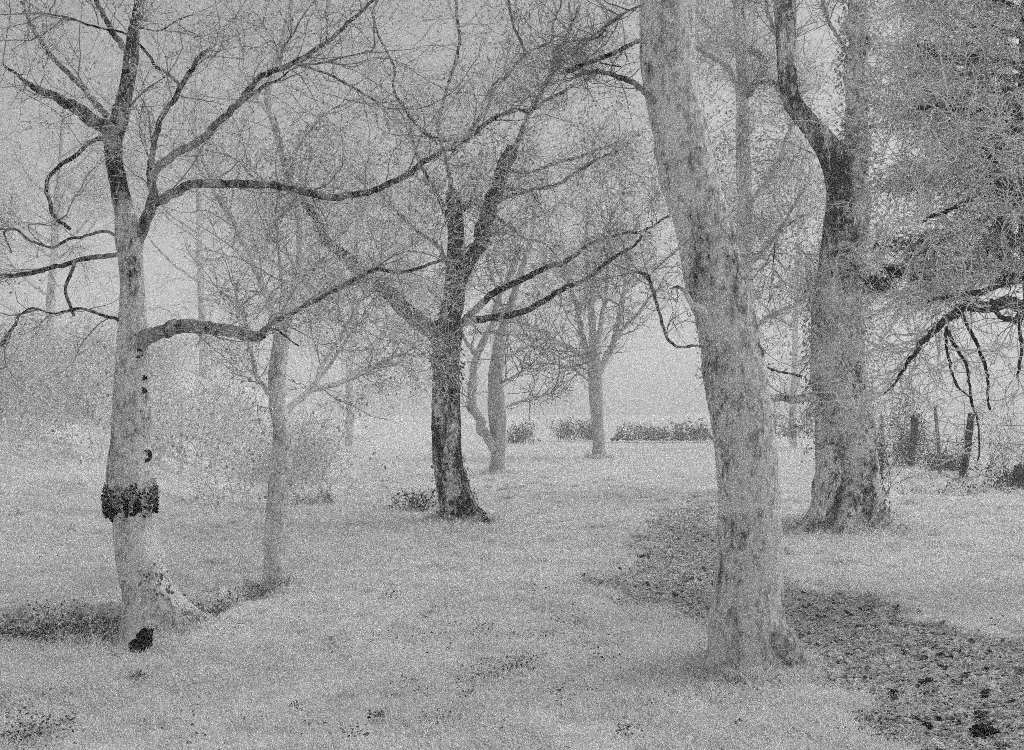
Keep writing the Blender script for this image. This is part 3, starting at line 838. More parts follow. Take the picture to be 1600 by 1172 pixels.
def clad(root, stems, Y0, n, seed, size, mat, name='ivy', thick=1.25):
    """leaves clinging round stems; stems are (px, py, width) lists"""
    rng = np.random.default_rng(seed)
    lg = Geo()
    for pts, d, frac in stems:
        path = catmull(px_path(pts, Y0, d), lambda r: 0.05)
        k = int(n * frac)
        i = rng.integers(0, len(path), k)
        dirn = norm(np.stack([rng.normal(0, 1, k), rng.normal(0, 1, k), rng.normal(0, 0.2, k)], -1))
        dens = fbm(path[i, :3] * 2.2 + dirn, seed, 3)
        keep = dens > -0.12
        pos = path[i, :3] + dirn * path[i, 3:4] * rng.uniform(1.0, thick, (k, 1)) + rng.normal(0, 0.03, (k, 3))
        leaf_cards(lg, pos[keep], rng.uniform(0.5, 1.3, keep.sum()) * size, rng, 0.8, 0.0, 0.4, dirn[keep] + np.array([0, 0, 0.5]))
    return kind(lg.build(name, mat, root), 'stuff')

clad(t7, [([(1338, 470, 50), (1345, 380, 56), (1345, 300, 58), (1344, 200, 56), (1342, 100, 52), (1342, -60, 44)], (0.1, 0.5), 0.62),
          ([(1318, 700, 96), (1312, 600, 90), (1308, 500, 84), (1308, 420, 74)], (0, 0), 0.38)], 14.6, 9000, 78, 0.055, M['pale_leaf'], thick=1.35)
clad(t7, [([(1322, 800, 118), (1326, 770, 104), (1325, 741, 96)], (0, 0), 1.0)], 14.6, 700, 79, 0.06, M['dark_leaf'], name='moss', thick=1.15)
clad(t1, [([(238, 895, 34), (244, 925, 40), (250, 940, 40)], (-0.08, -0.08), 0.45), ([(262, 950, 40), (278, 975, 40), (285, 990, 36)], (-0.05, -0.08), 0.55)], 7.9, 420, 84, 0.03, M['dark_leaf'], name='moss', thick=1.05)
clad(t3, [([(722, 815, 72), (712, 775, 56), (700, 720, 50)], (0, 0), 0.5), ([(698, 600, 46), (699, 540, 50), (702, 500, 46)], (0, 0), 0.5)], 15.5, 700, 80, 0.06, M['dark_leaf'], name='moss', thick=1.1)

# --- bare tree seen between the two big trunks
t9 = build_tree('bare_tree', 'faint bare tree between the leaning trunk and the black bent stem', 21.0, 1165,
    [(1168, 780, 34), (1167, 740, 30), (1166, 600, 28), (1164, 450, 26), (1163, 300, 24), (1161, 230, 22), (1160, 150, 20), (1157, 80, 16), (1152, 20, 13), (1146, -80, 10)],
    [B([(1160, 150), (1140, 112), (1128, 100), (1110, 88), (1088, 75), (1070, 62)], 9, 6, (0, -0.8), dark=0.2),
     B([(1159, 90), (1138, 62), (1115, 45), (1096, 28), (1085, 10)], 9, 6, (0, 0.8)),
     B([(1160, 150), (1178, 130), (1195, 98), (1188, 88), (1172, 78)], 9, 13, (0, -0.6), dark=0.5, lump=0.3),
     B([(1158, 70), (1164, 40), (1160, 15), (1165, -20)], 7, 4, (0, 0.4), dark=0.3),
     B([(1160, 160), (1175, 140), (1182, 128)], 7, 7, (0, -0.3), dark=0.4),
     B([(1162, 330), (1200, 280), (1225, 230), (1240, 180), (1250, 120)], 9, 5, (0, 1.5)),
     B([(1163, 420), (1205, 380), (1235, 330), (1260, 290)], 8, 4, (0, -1.0)),
     B([(1164, 470), (1130, 420), (1110, 360), (1100, 300)], 8, 4, (0, 1.0)),
     B([(1164, 520), (1210, 490), (1250, 470), (1275, 430)], 8, 4, (0, 1.0))],
    M['pale_bark'], trunk_dark=[(0, 0.1), (9, 0.1)], limb_mat=M['far_bark'], seed=99, flare=(0.3, 0.2, 4, 0.3), ridge=0.008, twig_n=(420, 3000, 6000), twig_len=(1.3, 0.6, 0.32), twig_r=(0.008, 0.005, 0.0032), K=26, twig_mat=M['pale_twig'], twig_dark=0.12, twig_jit=0.35)

rng9 = np.random.default_rng(909)
fg = Geo()
k9 = 15000
Y9 = 21.0 + rng9.normal(0, 0.9, k9)
px9, py9 = rng9.uniform(1085, 1310, k9), 90 + 520 * rng9.beta(1.4, 1.3, k9)
p9 = np.stack([(px9 - 800) / F * Y9, Y9, CAM_H - (py9 - HORIZON) / F * Y9], -1)
kp = fbm(p9 * 1.5, 9, 4) > 0.0
leaf_cards(fg, p9[kp], rng9.uniform(0.04, 0.10, kp.sum()), rng9, 0.45, 0.0, 0.4)
kind(fg.build('foliage', M['pale_leaf'], t9), 'stuff')

# --- dense evergreen at the right edge
t8 = build_tree('evergreen_tree', 'dense tree with pale needled sprays over black boughs, filling the right edge', 9.6, 1662,
    [(1665, 960, 70), (1660, 900, 54), (1646, 750, 48), (1634, 600, 46), (1624, 480, 44), (1612, 300, 42), (1612, 150, 38), (1614, 0, 34), (1618, -200, 26), (1622, -420, 14)],
    [B([(1612, 152), (1598, 147), (1571, 142), (1544, 140), (1515, 146), (1480, 150), (1440, 140)], 13, 5, (0, -0.5)),
     B([(1612, 182), (1598, 174), (1550, 174), (1510, 171), (1475, 168), (1425, 170)], 15, 5, (0, -0.8)),
     B([(1610, 195), (1595, 201), (1573, 206), (1551, 213), (1525, 220)], 8, 4, (0, -0.9)),
     B([(1612, 255), (1590, 240), (1560, 232), (1537, 232), (1515, 228)], 6, 3, (0, -0.7)),
     B([(1537, 232), (1546, 245), (1556, 256), (1564, 268)], 6, 6, (-0.6, -0.8), tw=0.2),
     B([(1612, 310), (1590, 300), (1568, 282), (1552, 278), (1540, 284)], 14, 10, (0, -0.6), lump=0.3),
     B([(1612, 330), (1580, 310), (1551, 301), (1520, 310), (1480, 330), (1440, 345)], 9, 4, (0, -1.0)),
     B([(1612, 380), (1585, 370), (1562, 356), (1558, 340)], 12, 9, (0, -0.4), lump=0.4),
     B([(1612, 395), (1600, 417), (1578, 437), (1537, 455), (1495, 462), (1450, 470)], 14, 4, (0, -0.7)),
     B([(1612, 482), (1600, 480), (1571, 473), (1544, 480), (1513, 477), (1493, 489), (1475, 502), (1458, 520), (1441, 536), (1421, 564), (1403, 592), (1383, 615)],
       [18, 18, 15, 13, 14, 11, 8, 6, 4, 3, 2.5, 2][0], 2, (0, -1.1), lump=0.3),
     B([(1479, 510), (1478, 530), (1482, 560), (1493, 598), (1505, 612), (1516, 620)], 4, 2, (-0.75, -0.9), tw=0.25),
     B([(1481, 516), (1495, 545), (1510, 571), (1516, 611), (1520, 635), (1527, 655), (1530, 690), (1528, 720)], 4.5, 1.5, (-0.75, -1.0), tw=0.25),
     B([(1503, 490), (1512, 510), (1523, 530), (1537, 567), (1543, 590), (1544, 605), (1543, 630), (1546, 640)], 5, 3, (-0.65, -0.9), tw=0.25),
     B([(1600, 480), (1588, 498), (1578, 500), (1560, 490), (1548, 470)], 8, 5, (-0.1, -0.5), tw=0.4),
     B([(1600, 490), (1593, 510), (1597, 540), (1593, 570), (1590, 590)], 5, 3, (-0.1, -0.3), tw=0.6),
     B([(1610, 110), (1580, 100), (1545, 92), (1513, 85), (1480, 90), (1455, 80), (1430, 70)], 9, 4, (0, -0.3)),
     B([(1612, 60), (1570, 50), (1530, 40), (1490, 45), (1450, 30)], 8, 3, (0, 0.5)),
     B([(1612, 20), (1570, 5), (1530, -10), (1480, -20)], 8, 3, (0, -0.3)),
     B([(1612, 230), (1560, 255), (1510, 262), (1460, 250), (1420, 260)], 9, 3, (0, 0.7)),
     B([(1612, 280), (1570, 330), (1520, 350), (1470, 380), (1425, 385)], 9, 3, (0, 0.9)),
     B([(1612, 350), (1560, 400), (1510, 420), (1460, 425), (1420, 440)], 9, 3, (0, 0.6)),
     B([(1612, 120), (1550, 120), (1500, 115), (1450, 110), (1410, 125)], 8, 3, (0, 0.9)),
     B([(1612, 90), (1590, 40), (1540, 10), (1480, 0), (1420, 10)], 8, 3, (0, 1.1)),
     B([(1614, 430), (1650, 400), (1700, 390), (1760, 400)], 12, 4, (0, 0.5)),
     B([(1614, 250), (1660, 220), (1720, 215), (1780, 230)], 12, 4, (0, -0.5)),
     B([(1614, 80), (1660, 40), (1720, 30), (1770, 40)], 10, 4, (0, 0.3))],
    M['black_bark'], cat='tree', flare=(0.3, 0.2, 4, 0.5), ridge=0.008, seed=88, limb_w=1.3, twig_n=(460, 2000, 2600), twig_len=(0.75, 0.40, 0.22), twig_r=(0.006, 0.0048, 0.0038), K=36,
    twig_mat=M['pale_twig'], twig_dark=0.0, twig_jit=0.22, twig_up=-0.03)

# needled sprays over its boughs
rng8 = np.random.default_rng(808)
ng = Geo()
boughs = [px_path([(1612, y0, 5), (1540, y0 + dy * 0.4, 4), (1450, y0 + dy, 3), (1370, y0 + dy * 1.3, 2)], 9.6, (0, dd)) for (y0, dy, dd) in
          [(20, -30, 0.5), (60, 20, -0.4), (110, 10, 1.1), (150, 30, -0.7), (200, 60, 0.8), (255, 20, -1.1), (310, 70, 0.3), (370, 50, 1.2), (400, 60, -0.6), (-60, 30, 0.0), (-150, 20, 0.6)]]
allb = np.concatenate([catmull(b, lambda r: 0.03) for b in boughs])
allb = allb[allb[:, 0] / allb[:, 1] * F + 800 > 1425]
ns = 1500
i8 = rng8.integers(0, len(allb), ns)
dr8 = norm(np.stack([rng8.normal(-0.5, 0.7, ns), rng8.normal(0, 0.6, ns), rng8.normal(-0.1, 0.4, ns)], -1))
st8 = allb[i8, :3] + rng8.normal(0, 1, (ns, 3)) * np.array([0.05, 0.2, 0.05])
sh = twig_paths(st8, dr8, rng8.uniform(0.2, 0.65, ns), 8, rng8, 0.16, -0.05)
tubes(ng, sh, np.full(ns, 0.003), np.full(ns, 0.0015), 3)
for q in range(14):
    tq = rng8.uniform(0.5, 7.9, ns)
    kq = np.minimum(tq.astype(int), 7)
    fq = (tq - kq)[:, None]
    ii = np.arange(ns)
    bp8 = sh[ii, kq] * (1 - fq) + sh[ii, kq + 1] * fq
    dd = norm(sh[ii, kq + 1] - sh[ii, kq])
    nd = norm(dd * 0.8 + rand_perp(dd, rng8) * 0.7)
    ln8 = rng8.uniform(0.05, 0.13, ns)[:, None]
    sd8 = rand_perp(nd, rng8) * 0.0060
    v8 = np.stack([bp8 - sd8, bp8 + sd8, bp8 + nd * ln8], 1)
    ng.add(v8, None, np.arange(ns)[:, None] * 3 + np.array([0, 1, 2]))
kind(ng.build('needles', M['needle'], t8), 'stuff')
dg = Geo()  # dark leaf clumps, near-black to stand in for shaded gaps between sprays
for (px, py, sx, sy, n) in [(1513, 85, 16, 14, 260), (1452, 78, 12, 10, 120), (1372, 445, 16, 9, 200), (1398, 425, 12, 8, 120), (1440, 430, 14, 8, 100), (1561, 355, 14, 22, 320), (1480, 166, 40, 7, 320), (1590, 168, 16, 14, 220),
                            (1545, 284, 12, 10, 200), (1570, 282, 10, 9, 160), (1585, 310, 14, 12, 200), (1440, 165, 14, 8, 90), (1580, 430, 18, 16, 200), 
                            (1550, 240, 50, 20, 150), (1560, 390, 40, 20, 160), (1420, 290, 40, 12, 90), (1570, 200, 24, 12, 150), (1430, 385, 50, 14, 120)]:
    n = int(n * 2.4)
    Y8 = 9.75 + rng8.uniform(-0.1, 0.35, n)
    xx, yy = px + rng8.normal(0, sx * 0.6, n), py + rng8.normal(0, sy * 0.6, n)
    leaf_cards(dg, np.stack([(xx - 800) / F * Y8, Y8, CAM_H - (yy - HORIZON) / F * Y8], -1), rng8.uniform(0.025, 0.075, n), rng8, 0.35, 0.0, 0.3)
kind(dg.build('gap_shade_foliage', M['ivy'], t8), 'stuff')

# ------------------------------------------------------------------ hedge, bushes and undergrowth
def bush(name, label, Y0, x0, x1, ytop, ybot, n, leaf, mat, seed, cat='bush', group=None, stems=14, depth=None, gappy=0.0, stem_mat=None):
    rng = np.random.default_rng(seed)
    cx = ((x0 + x1) / 2 - 800) / F * Y0
    wdt = (x1 - x0) / F * Y0
    zb = CAM_H - (ybot - HORIZON) / F * Y0
    hgt = (ybot - ytop) / F * Y0
    dep = depth or min(wdt * 0.5, 1.2)
    o = thing(name, (cx, Y0, zb), label, cat, group)
    st = np.stack([cx + rng.uniform(-0.42, 0.42, stems) * wdt, Y0 + rng.uniform(-0.4, 0.4, stems) * dep, np.full(stems, zb - 0.05)], -1)
    dr = np.stack([rng.normal(0, 0.35, stems), rng.normal(0, 0.35, stems), np.ones(stems)], -1)
    sg = Geo()
    p1 = twig_paths(st, dr, rng.uniform(0.7, 1.1, stems) * hgt, 7, rng, 0.2, 0.02)
    r1 = np.full(stems, max(0.004, 0.008 * Y0 / 25))
    tubes(sg, p1, r1, r1 * 0.4, 4, 0.3)
    s2, d2, _ = children(p1, stems * 12, rng)
    p2 = twig_paths(s2, d2, rng.uniform(0.25, 0.6, len(s2)) * hgt, 5, rng, 0.3, 0.0)
    tubes(sg, p2, np.full(len(s2), r1[0] * 0.55), np.full(len(s2), r1[0] * 0.25), 3, 0.3)
    kind(sg.build('stems', stem_mat or M['twig'], o), 'stuff')
    k = n
    if cat == 'hedge':
        x = rng.uniform(-0.5, 0.5, k)
        env = np.clip((0.5 - np.abs(x)) * 9, 0.15, 1)
    else:
        x = np.clip(rng.normal(0, 0.25, k), -0.62, 0.62)
        env = np.sqrt(np.clip(1 - (x / 0.66) ** 2, 0.05, 1))
    h = rng.beta(1.0, 1.9, k)
    lim = 0.85 + 1.3 * fbm2(x * wdt / max(hgt, 0.1) * 1.1, np.zeros(k) + seed, seed, 3)
    pos = np.stack([cx + x * wdt, Y0 + rng.normal(0, 0.33, k) * dep, zb + h * hgt * lim * env * 1.15], -1)
    keep = fbm(pos / (hgt * 0.55), seed, 4) > gappy - 0.2
    lg = Geo()
    leaf_cards(lg, pos[keep], rng.uniform(0.6, 1.4, keep.sum()) * leaf, rng, 0.65)
    kind(lg.build('foliage', mat, o), 'stuff')
    return o

HL = leaf_mat('far_hedge_leaf', 0.02, 0.16, 0.15)
bush('hedge', 'long low dark hedge across the far field, just left of the leaning trunk', 52.0, 955, 1116, 658, 688, 2000, 0.11, HL, 501, cat='hedge', stems=40, gappy=0.04)
bush('hedge', 'short hazy stretch of hedge directly behind the fan-limbed far tree', 54.0, 868, 932, 652, 686, 800, 0.11, HL, 502, cat='hedge', stems=26, gappy=0.06)
bush('bush', 'faint far bush between the twin-stemmed hazy tree and the hedge', 50.0, 788, 838, 658, 692, 420, 0.11, M['hedge_leaf'], 503)
bush('bush', 'small scrubby dark bush at the left foot of the dark forked tree', 17.0, 612, 676, 755, 806, 420, 0.045, M['hedge_leaf'], 504, gappy=0.1)
bush('bush', 'thin faint scrub to the right of the slim lone trunk', 18.0, 455, 520, 762, 806, 200, 0.04, M['hedge_leaf'], 505, gappy=0.1)
bush('bush', 'dark leafy undergrowth behind the stout post nearest the broad trunk', 31.0, 1376, 1452, 636, 724, 2400, 0.06, M['hedge_leaf'], 506, gappy=0.0)
bush('bush', 'scrubby undergrowth between the thin pale post and the leaning black post', 27.0, 1445, 1520, 660, 735, 1700, 0.055, M['hedge_leaf'], 507, gappy=0.05)
bush('bush', 'tall dark bramble right of the leaning black post', 22.0, 1535, 1650, 630, 768, 2400, 0.055, M['hedge_leaf'], 508, gappy=0.05)
bush('bramble', 'low dark bramble strip along the grass below the fence posts', 20.5, 1375, 1645, 756, 792, 1900, 0.04, M['hedge_leaf'], 509, depth=0.5, gappy=0.12)
bush('bush', 'dark drooping leafy scrub against the right side of the broad trunk', 16.5, 1360, 1392, 610, 772, 420, 0.05, M['hedge_leaf'], 510, gappy=0.1)
bush('bush', 'wispy pale undergrowth filling the gap left of the broad trunk', 25.0, 1196, 1275, 630, 682, 380, 0.06, M['pale_leaf'], 511, gappy=0.05)

# pale scrub over the bank on the left
rb = np.random.default_rng(640)
scrub_l, scrub_s = Geo(), Geo()
for k in range(46):
    Yb = rb.uniform(17, 34)
    pxb = rb.uniform(-120, 470)
    xb = (pxb - 800) / F * Yb
    zb = float(ground_z(np.array(xb), np.array(Yb), False))
    pyb = HORIZON - (zb - CAM_H) / Yb * F
    wd_, ht_ = rb.uniform(1.3, 2.7), rb.uniform(0.9, 2.1)
    ns_ = 14
    st = np.stack([xb + rb.uniform(-0.4, 0.4, ns_) * wd_, Yb + rb.uniform(-0.6, 0.6, ns_), np.full(ns_, zb - 0.05)], -1)
    p1 = twig_paths(st, np.stack([rb.normal(0, 0.35, ns_), rb.normal(0, 0.35, ns_), np.ones(ns_)], -1), rb.uniform(0.7, 1.1, ns_) * ht_, 7, rb, 0.2, 0.02)
    tubes(scrub_s, p1, np.full(ns_, 0.009), np.full(ns_, 0.004), 4, 0.1)
    s2, d2, _ = children(p1, ns_ * 9, rb)
    tubes(scrub_s, twig_paths(s2, d2, rb.uniform(0.2, 0.6, len(s2)) * ht_, 5, rb, 0.3), np.full(len(s2), 0.005), np.full(len(s2), 0.003), 3, 0.1)
    s3, _, _ = children(p1, 240, rb)
    leaf_cards(scrub_l, s3 + rb.normal(0, 0.22, s3.shape), rb.uniform(0.04, 0.10, 240), rb, 0.6)
kind(scrub_l.build('scrub_leaves', M['scrub_leaf']), 'stuff')
kind(scrub_s.build('scrub_stems', M['veil_twig']), 'stuff')
def far_tree(px, Yb, hgt, lean, seed, label):
    rf = np.random.default_rng(seed)
    zb = float(ground_z(np.array((px - 800) / F * Yb), np.array(Yb), False))
    pyb = HORIZON - (zb - CAM_H) / Yb * F
    hp = hgt / Yb * F
    wp = 0.30 / Yb * F
    tr = [(px + lean * t * hp * 0.2 + rf.normal(0, 2) * (t > 0), pyb + 4 - t * hp, wp * (1 - 0.85 * t) + 2) for t in np.linspace(0, 1, 8)]
    lb = []
    for q in range(9):
        t0 = rf.uniform(0.22, 0.8)
        x0 = px + lean * t0 * hp * 0.2
        y0 = pyb - t0 * hp
        sgn = -1 if q % 2 else 1
        ln = rf.uniform(0.2, 0.38) * hp * (1.1 - 0.6 * t0)
        lb.append(B([(x0, y0), (x0 + sgn * ln * 0.35, y0 - ln * 0.25), (x0 + sgn * ln * 0.65, y0 - ln * 0.6), (x0 + sgn * ln * 0.85, y0 - ln * 1.0)], wp * 0.4, 2, (0, rf.uniform(-1.5, 1.5))))
    build_tree('bare_tree', label, Yb, px, tr, lb, M['pale_bark'], seed=seed, K=14, branch_k=7, ridge=0.0, twig_n=(150, 800, 900), veil=900,
               twig_len=(1.5, 0.8, 0.45), twig_r=(0.013, 0.009, 0.006), twig_mat=M['veil_twig'], twig_dark=0.1)
far_tree(75, 38, 10.5, 0.3, 1301, 'faint far tree at the left edge, left of the tree with the dark clump')
far_tree(318, 42, 11.5, -0.2, 1302, 'faint far tree between the tree with the dark clump and the slim lone trunk')
far_tree(545, 47, 12.5, 0.2, 1303, 'faint far tree between the slim lone trunk and the dark forked tree')
far_tree(1240, 46, 12.0, 0.1, 1305, 'faint far tree in the gap between the leaning and the broad trunks')

# ------------------------------------------------------------------ fence posts and wire
def post_path(x0, y0, x1, y1, w0, w1, Y0):
    return px_path([(x0, y0 + 6, w0), (x0, y0, w0), ((x0 + x1) / 2 + 0.6, (y0 + y1) / 2, (w0 + w1) / 2), (x1, y1, w1)], Y0)
fz = thing('post_and_wire_fence', (6.9, 26, 0.0), 'post and wire fence of four leaning wooden posts beyond the broad trunk', 'fence')
posts = [(1424, 721, 1430, 649, 10, 12, 30.0, 'post_wood', 'stout dark post'), (1379, 719, 1377, 650, 6, 6, 33.5, 'grey_wood', None),
         (1470, 751, 1461, 636, 6, 5, 25.6, 'grey_wood', 'thin pale pointed post'), (1503, 752, 1518, 647, 12, 11, 24.4, 'post_wood', 'black leaning post')]
tops = []
for k, (x0, y0, x1, y1, w0, w1, Y0, mt, lb) in enumerate(posts):
    pg = Geo()
    pa = catmull(post_path(x0, y0, x1, y1, w0, w1, Y0), lambda r: 0.06)
    sweep(pg, pa, 10, 0.006, 0.12, None, 0.0, 600 + k)
    o = pg.build('post', M[mt], fz)
    if lb:
        o['label'] = lb
    tops.append(pa)
for fr in (0.62, 0.86):
    order = [1, 0, 2, 3]
    pts = [tops[j][int(fr * (len(tops[j]) - 1)), :3] for j in order]
    pts.append(pts[-1] + np.array([2.6, -2.6, 0.05]))
    wg = Geo()
    for a, b in zip(pts[:-1], pts[1:]):
        t = np.linspace(0, 1, 8)
        seg = a[None] * (1 - t[:, None]) + b[None] * t[:, None]
        seg[:, 2] -= 0.04 * np.sin(np.pi * t)
        tubes(wg, seg[None], np.array([0.006]), np.array([0.006]), 4, 0.6)
    wg.build('wire', M['post_wood'], fz)

# stump at the right edge
sg = Geo()
sp = catmull(px_path([(1596, 772, 30), (1595, 762, 26), (1594, 745, 22), (1595, 728, 20)], 22.5), lambda r: 0.03)
sweep(sg, sp, 18, 0.02, 0.25, None, 0.1, 801)
so = thing('tree_stump', tuple(sp[0, :3]), 'short black rotten stump at the right edge beneath the brambles', 'stump')
sg.build('trunk', M['black_bark'], so)

# ------------------------------------------------------------------ dark clods, lumps and wood pieces on the ground
def lump_obj(name, label, cat, px, py, wpx, hpx, mat, seed, lean=(0, 0), dark=0.3):
    x, y = G(px, py)
    z = float(ground_z(np.array(x), np.array(y)))
    W, H = wpx / F * y, hpx / F * y
    rng = np.random.default_rng(seed)
    nu, nv = 30, 18
    u = np.linspace(0, 2 * np.pi, nu, endpoint=False)
    v = np.linspace(-0.5 * np.pi, 0.5 * np.pi, nv)
    uu, vv = np.meshgrid(u, v)
    p = np.stack([np.cos(vv) * np.cos(uu), np.cos(vv) * np.sin(uu), np.sin(vv)], -1)
    k = 1 + 0.9 * fbm(p * 1.9 + seed, seed, 5, 2.3, 0.65)
    p = p * k[..., None] * np.array([W * 0.5, W * 0.42, H * 0.62])
    p[..., 0] += p[..., 2] * lean[0]
    p[..., 1] += p[..., 2] * lean[1]
    p = p + np.array([x, y, z + H * 0.35])
    idx = np.arange(nv * nu).reshape(nv, nu)
    a = idx[:-1]; b = np.roll(a, -1, 1); e = idx[1:]; c = np.roll(e, -1, 1)
    gg = Geo()
    gg.add(p, np.stack([a, b, c, e], -1).reshape(-1, 4), None, dark)
    o = gg.build(name, mat, None)
    me = o.data
    co = np.zeros(len(me.vertices) * 3, np.float32)
    me.vertices.foreach_get("co", co)
    co = co.reshape(-1, 3) - np.array([x, y, z])
    me.vertices.foreach_set("co", co.astype(np.float32).ravel())
    me.update()
    o.location = (x, y, z)
    return tag(o, label, cat)
lump_obj('dark_lump', 'jagged black lump standing in for a dark root hollow at the foot of the tree with the dark clump', 'wood', 220, 1014, 28, 32, M['black_bark'], 901, (0.4, 0.2), 0.6)  # solid lump added where a dark hollow opens under the root
lump_obj('dark_lump', 'black sliver of wood against the right root of the leaning trunk', 'wood', 1254, 1046, 34, 14, M['black_bark'], 902, (-0.8, 0), 0.6)
lump_obj('mud_clod', 'dark slanted clod in the middle of the muddy track', 'clod', 1447, 1062, 28, 12, M['black_bark'], 903, (0.6, 0), 0.4)
lump_obj('mud_clod', 'widest black clod low in the muddy track near the bottom right corner', 'clod', 1538, 1142, 40, 11, M['black_bark'], 904, (0, 0), 0.6)
lump_obj('mud_clod', 'small black clod at the upper left end of the muddy track', 'clod', 1005, 866, 22, 7, M['black_bark'], 905, (0, 0), 0.5)
lump_obj('mud_clod', 'small round dark clod left of the slanted one in the track', 'clod', 1411, 1097, 12, 9, M['black_bark'], 906, (0, 0), 0.5)
lump_obj('mud_clod', 'small dark clod on the upper edge of the track below the broad trunk', 'clod', 1356, 954, 18, 9, M['black_bark'], 907, (0.3, 0), 0.5)

# ------------------------------------------------------------------ litter and clods of the track and the ditch
rng = np.random.default_rng(1234)
def scatter_mask(mask, x0, x1, y0, y1, n, rng, bias=1.0):
    y = y0 * (y1 / y0) ** (rng.uniform(0, 1, n) ** bias)
    x = rng.uniform(x0, x1, n)
    k = rng.uniform(0, 1, n) < mask(x, y)
    return x[k], y[k]
x, y = scatter_mask(mud_mask, -0.5, 6.0, 4.3, 19, 90000, rng)
z = ground_z(x, y)
lg = Geo()
leaf_cards(lg, np.stack([x, y, z + rng.uniform(0.0, 0.02, len(x))], -1)[:13000], rng.uniform(0.010, 0.044, min(13000, len(x))), rng, 0.5, 0.0, 0.6,
           np.tile(np.array([0, 0, 1.6]), (min(13000, len(x)), 1)))
kind(lg.build('fallen_leaves', M['litter']), 'stuff')

cg = Geo()
x, y = scatter_mask(mud_mask, -0.5, 6.0, 4.3, 19, 30000, rng)
n = min(11000, len(x)); x, y = x[:n], y[:n]
z = ground_z(x, y)
nu_, nv_ = 7, 5
uu, vv = np.meshgrid(np.linspace(0, 2 * np.pi, nu_, endpoint=False), np.linspace(-1.35, 1.35, nv_))
base = np.stack([np.cos(vv) * np.cos(uu), np.cos(vv) * np.sin(uu), np.sin(vv)], -1).reshape(-1, 3)
ii = np.arange(nu_ * nv_).reshape(nv_, nu_)
qd = np.stack([ii[:-1], np.roll(ii[:-1], -1, 1), np.roll(ii[1:], -1, 1), ii[1:]], -1).reshape(-1, 4)
sz = 0.003 + 0.017 * rng.uniform(0, 1, n) ** 3.0
nb = len(base)
pv = base[None] * (1 + rng.normal(0, 0.28, (n, nb, 1))) * sz[:, None, None] * (np.array([1.3, 1.0, 0.8]) * rng.uniform(0.6, 1.5, (n, 1, 3)))
an = rng.uniform(0, 6.28, n)
tl = rng.normal(0, 0.5, n)
pv = np.stack([pv[..., 0], pv[..., 1] * np.cos(tl)[:, None] - pv[..., 2] * np.sin(tl)[:, None], pv[..., 1] * np.sin(tl)[:, None] + pv[..., 2] * np.cos(tl)[:, None]], -1)
pv = np.stack([pv[..., 0] * np.cos(an)[:, None] - pv[..., 1] * np.sin(an)[:, None], pv[..., 0] * np.sin(an)[:, None] + pv[..., 1] * np.cos(an)[:, None], pv[..., 2]], -1)
pv = pv + np.stack([x, y, z + sz * 0.3], -1)[:, None, :]
cg.add(pv, np.arange(n)[:, None, None] * nb + qd[None], None, np.repeat(rng.choice([-0.4, -0.3, -0.1, 0.9], n), nb))
# flattened dead stalks lying along the track
x, y = scatter_mask(mud_mask, -0.5, 6.0, 4.3, 19, 50000, rng)
ns_ = min(14000, len(x)); x, y = x[:ns_], y[:ns_]
z = ground_z(x, y) + rng.uniform(0.004, 0.03, ns_)
an = rng.normal(0.15, 0.5, ns_)
st = np.stack([x, y, z], -1)
sp = twig_paths(st, np.stack([np.cos(an), np.sin(an), rng.normal(0, 0.08, ns_)], -1), rng.uniform(0.03, 0.12, ns_), 3, rng, 0.18)
sg_ = Geo()
tubes(sg_, sp, np.full(ns_, 0.0022), np.full(ns_, 0.0012), 3)
kind(sg_.build('dead_stalks', M['litter']), 'stuff')
M['clod'] = bark('clod_soil', 0.72, 0.03, 0.0, 4.0, 0.6, 18, 41.0)
kind(cg.build('mud_clods', M['clod'], smooth=False), 'stuff')

x, y = scatter_mask(ditch_mask, -6.5, -1.9, 7.0, 10.6, 60000, rng)
n = min(11000, len(x)); x, y = x[:n], y[:n]
z = ground_z(x, y)
lg = Geo()
leaf_cards(lg, np.stack([x, y, z + rng.uniform(0.0, 0.08, n)], -1), rng.uniform(0.012, 0.034, n), rng, 0.6, 0.0, 0.5)
kind(lg.build('ground_ivy', M['dark_leaf']), 'stuff')

# dark dead leaves lying in the grass in loose clusters
lg = Geo()
spots = [(800, 1042, 42, 60), (820, 1036, 24, 40), (745, 1062, 36, 50), (730, 1088, 14, 24), (590, 1122, 14, 34), (770, 995, 44, 44), (745, 985, 24, 26),
         (850, 930, 46, 34), (835, 1002, 40, 40), (890, 965, 44, 26), (595, 1000, 30, 24), (465, 1104, 10, 14), (975, 1150, 18, 24), (860, 970, 30, 24),
         (560, 1155, 20, 16), (120, 862, 26, 30), (105, 872, 20, 16), (300, 870, 20, 16), (360, 872, 34, 18), (60, 1140, 60, 140), (30, 1160, 40, 90),
         (110, 1130, 20, 24), (215, 1065, 16, 40), (250, 925, 16, 26), (240, 900, 14, 24), (1490, 850, 60, 30), (1590, 862, 40, 40), (1530, 905, 40, 14),
         (1570, 990, 40, 20), (700, 1010, 40, 20), (640, 1090, 50, 16), (900, 1080, 50, 14), (1180, 1075, 60, 26), (950, 1010, 40, 14), (270, 975, 30, 40), (700, 850, 60, 16), (930, 830, 40, 24)]
rs = np.random.default_rng(77)
for _ in range(90):
    yy_ = 760 + 410 * rs.uniform() ** 0.8
    spots.append((rs.uniform(-40, 1640), yy_, rs.uniform(8, 40) * (yy_ - 600) / 400, int(rs.integers(4, 16))))
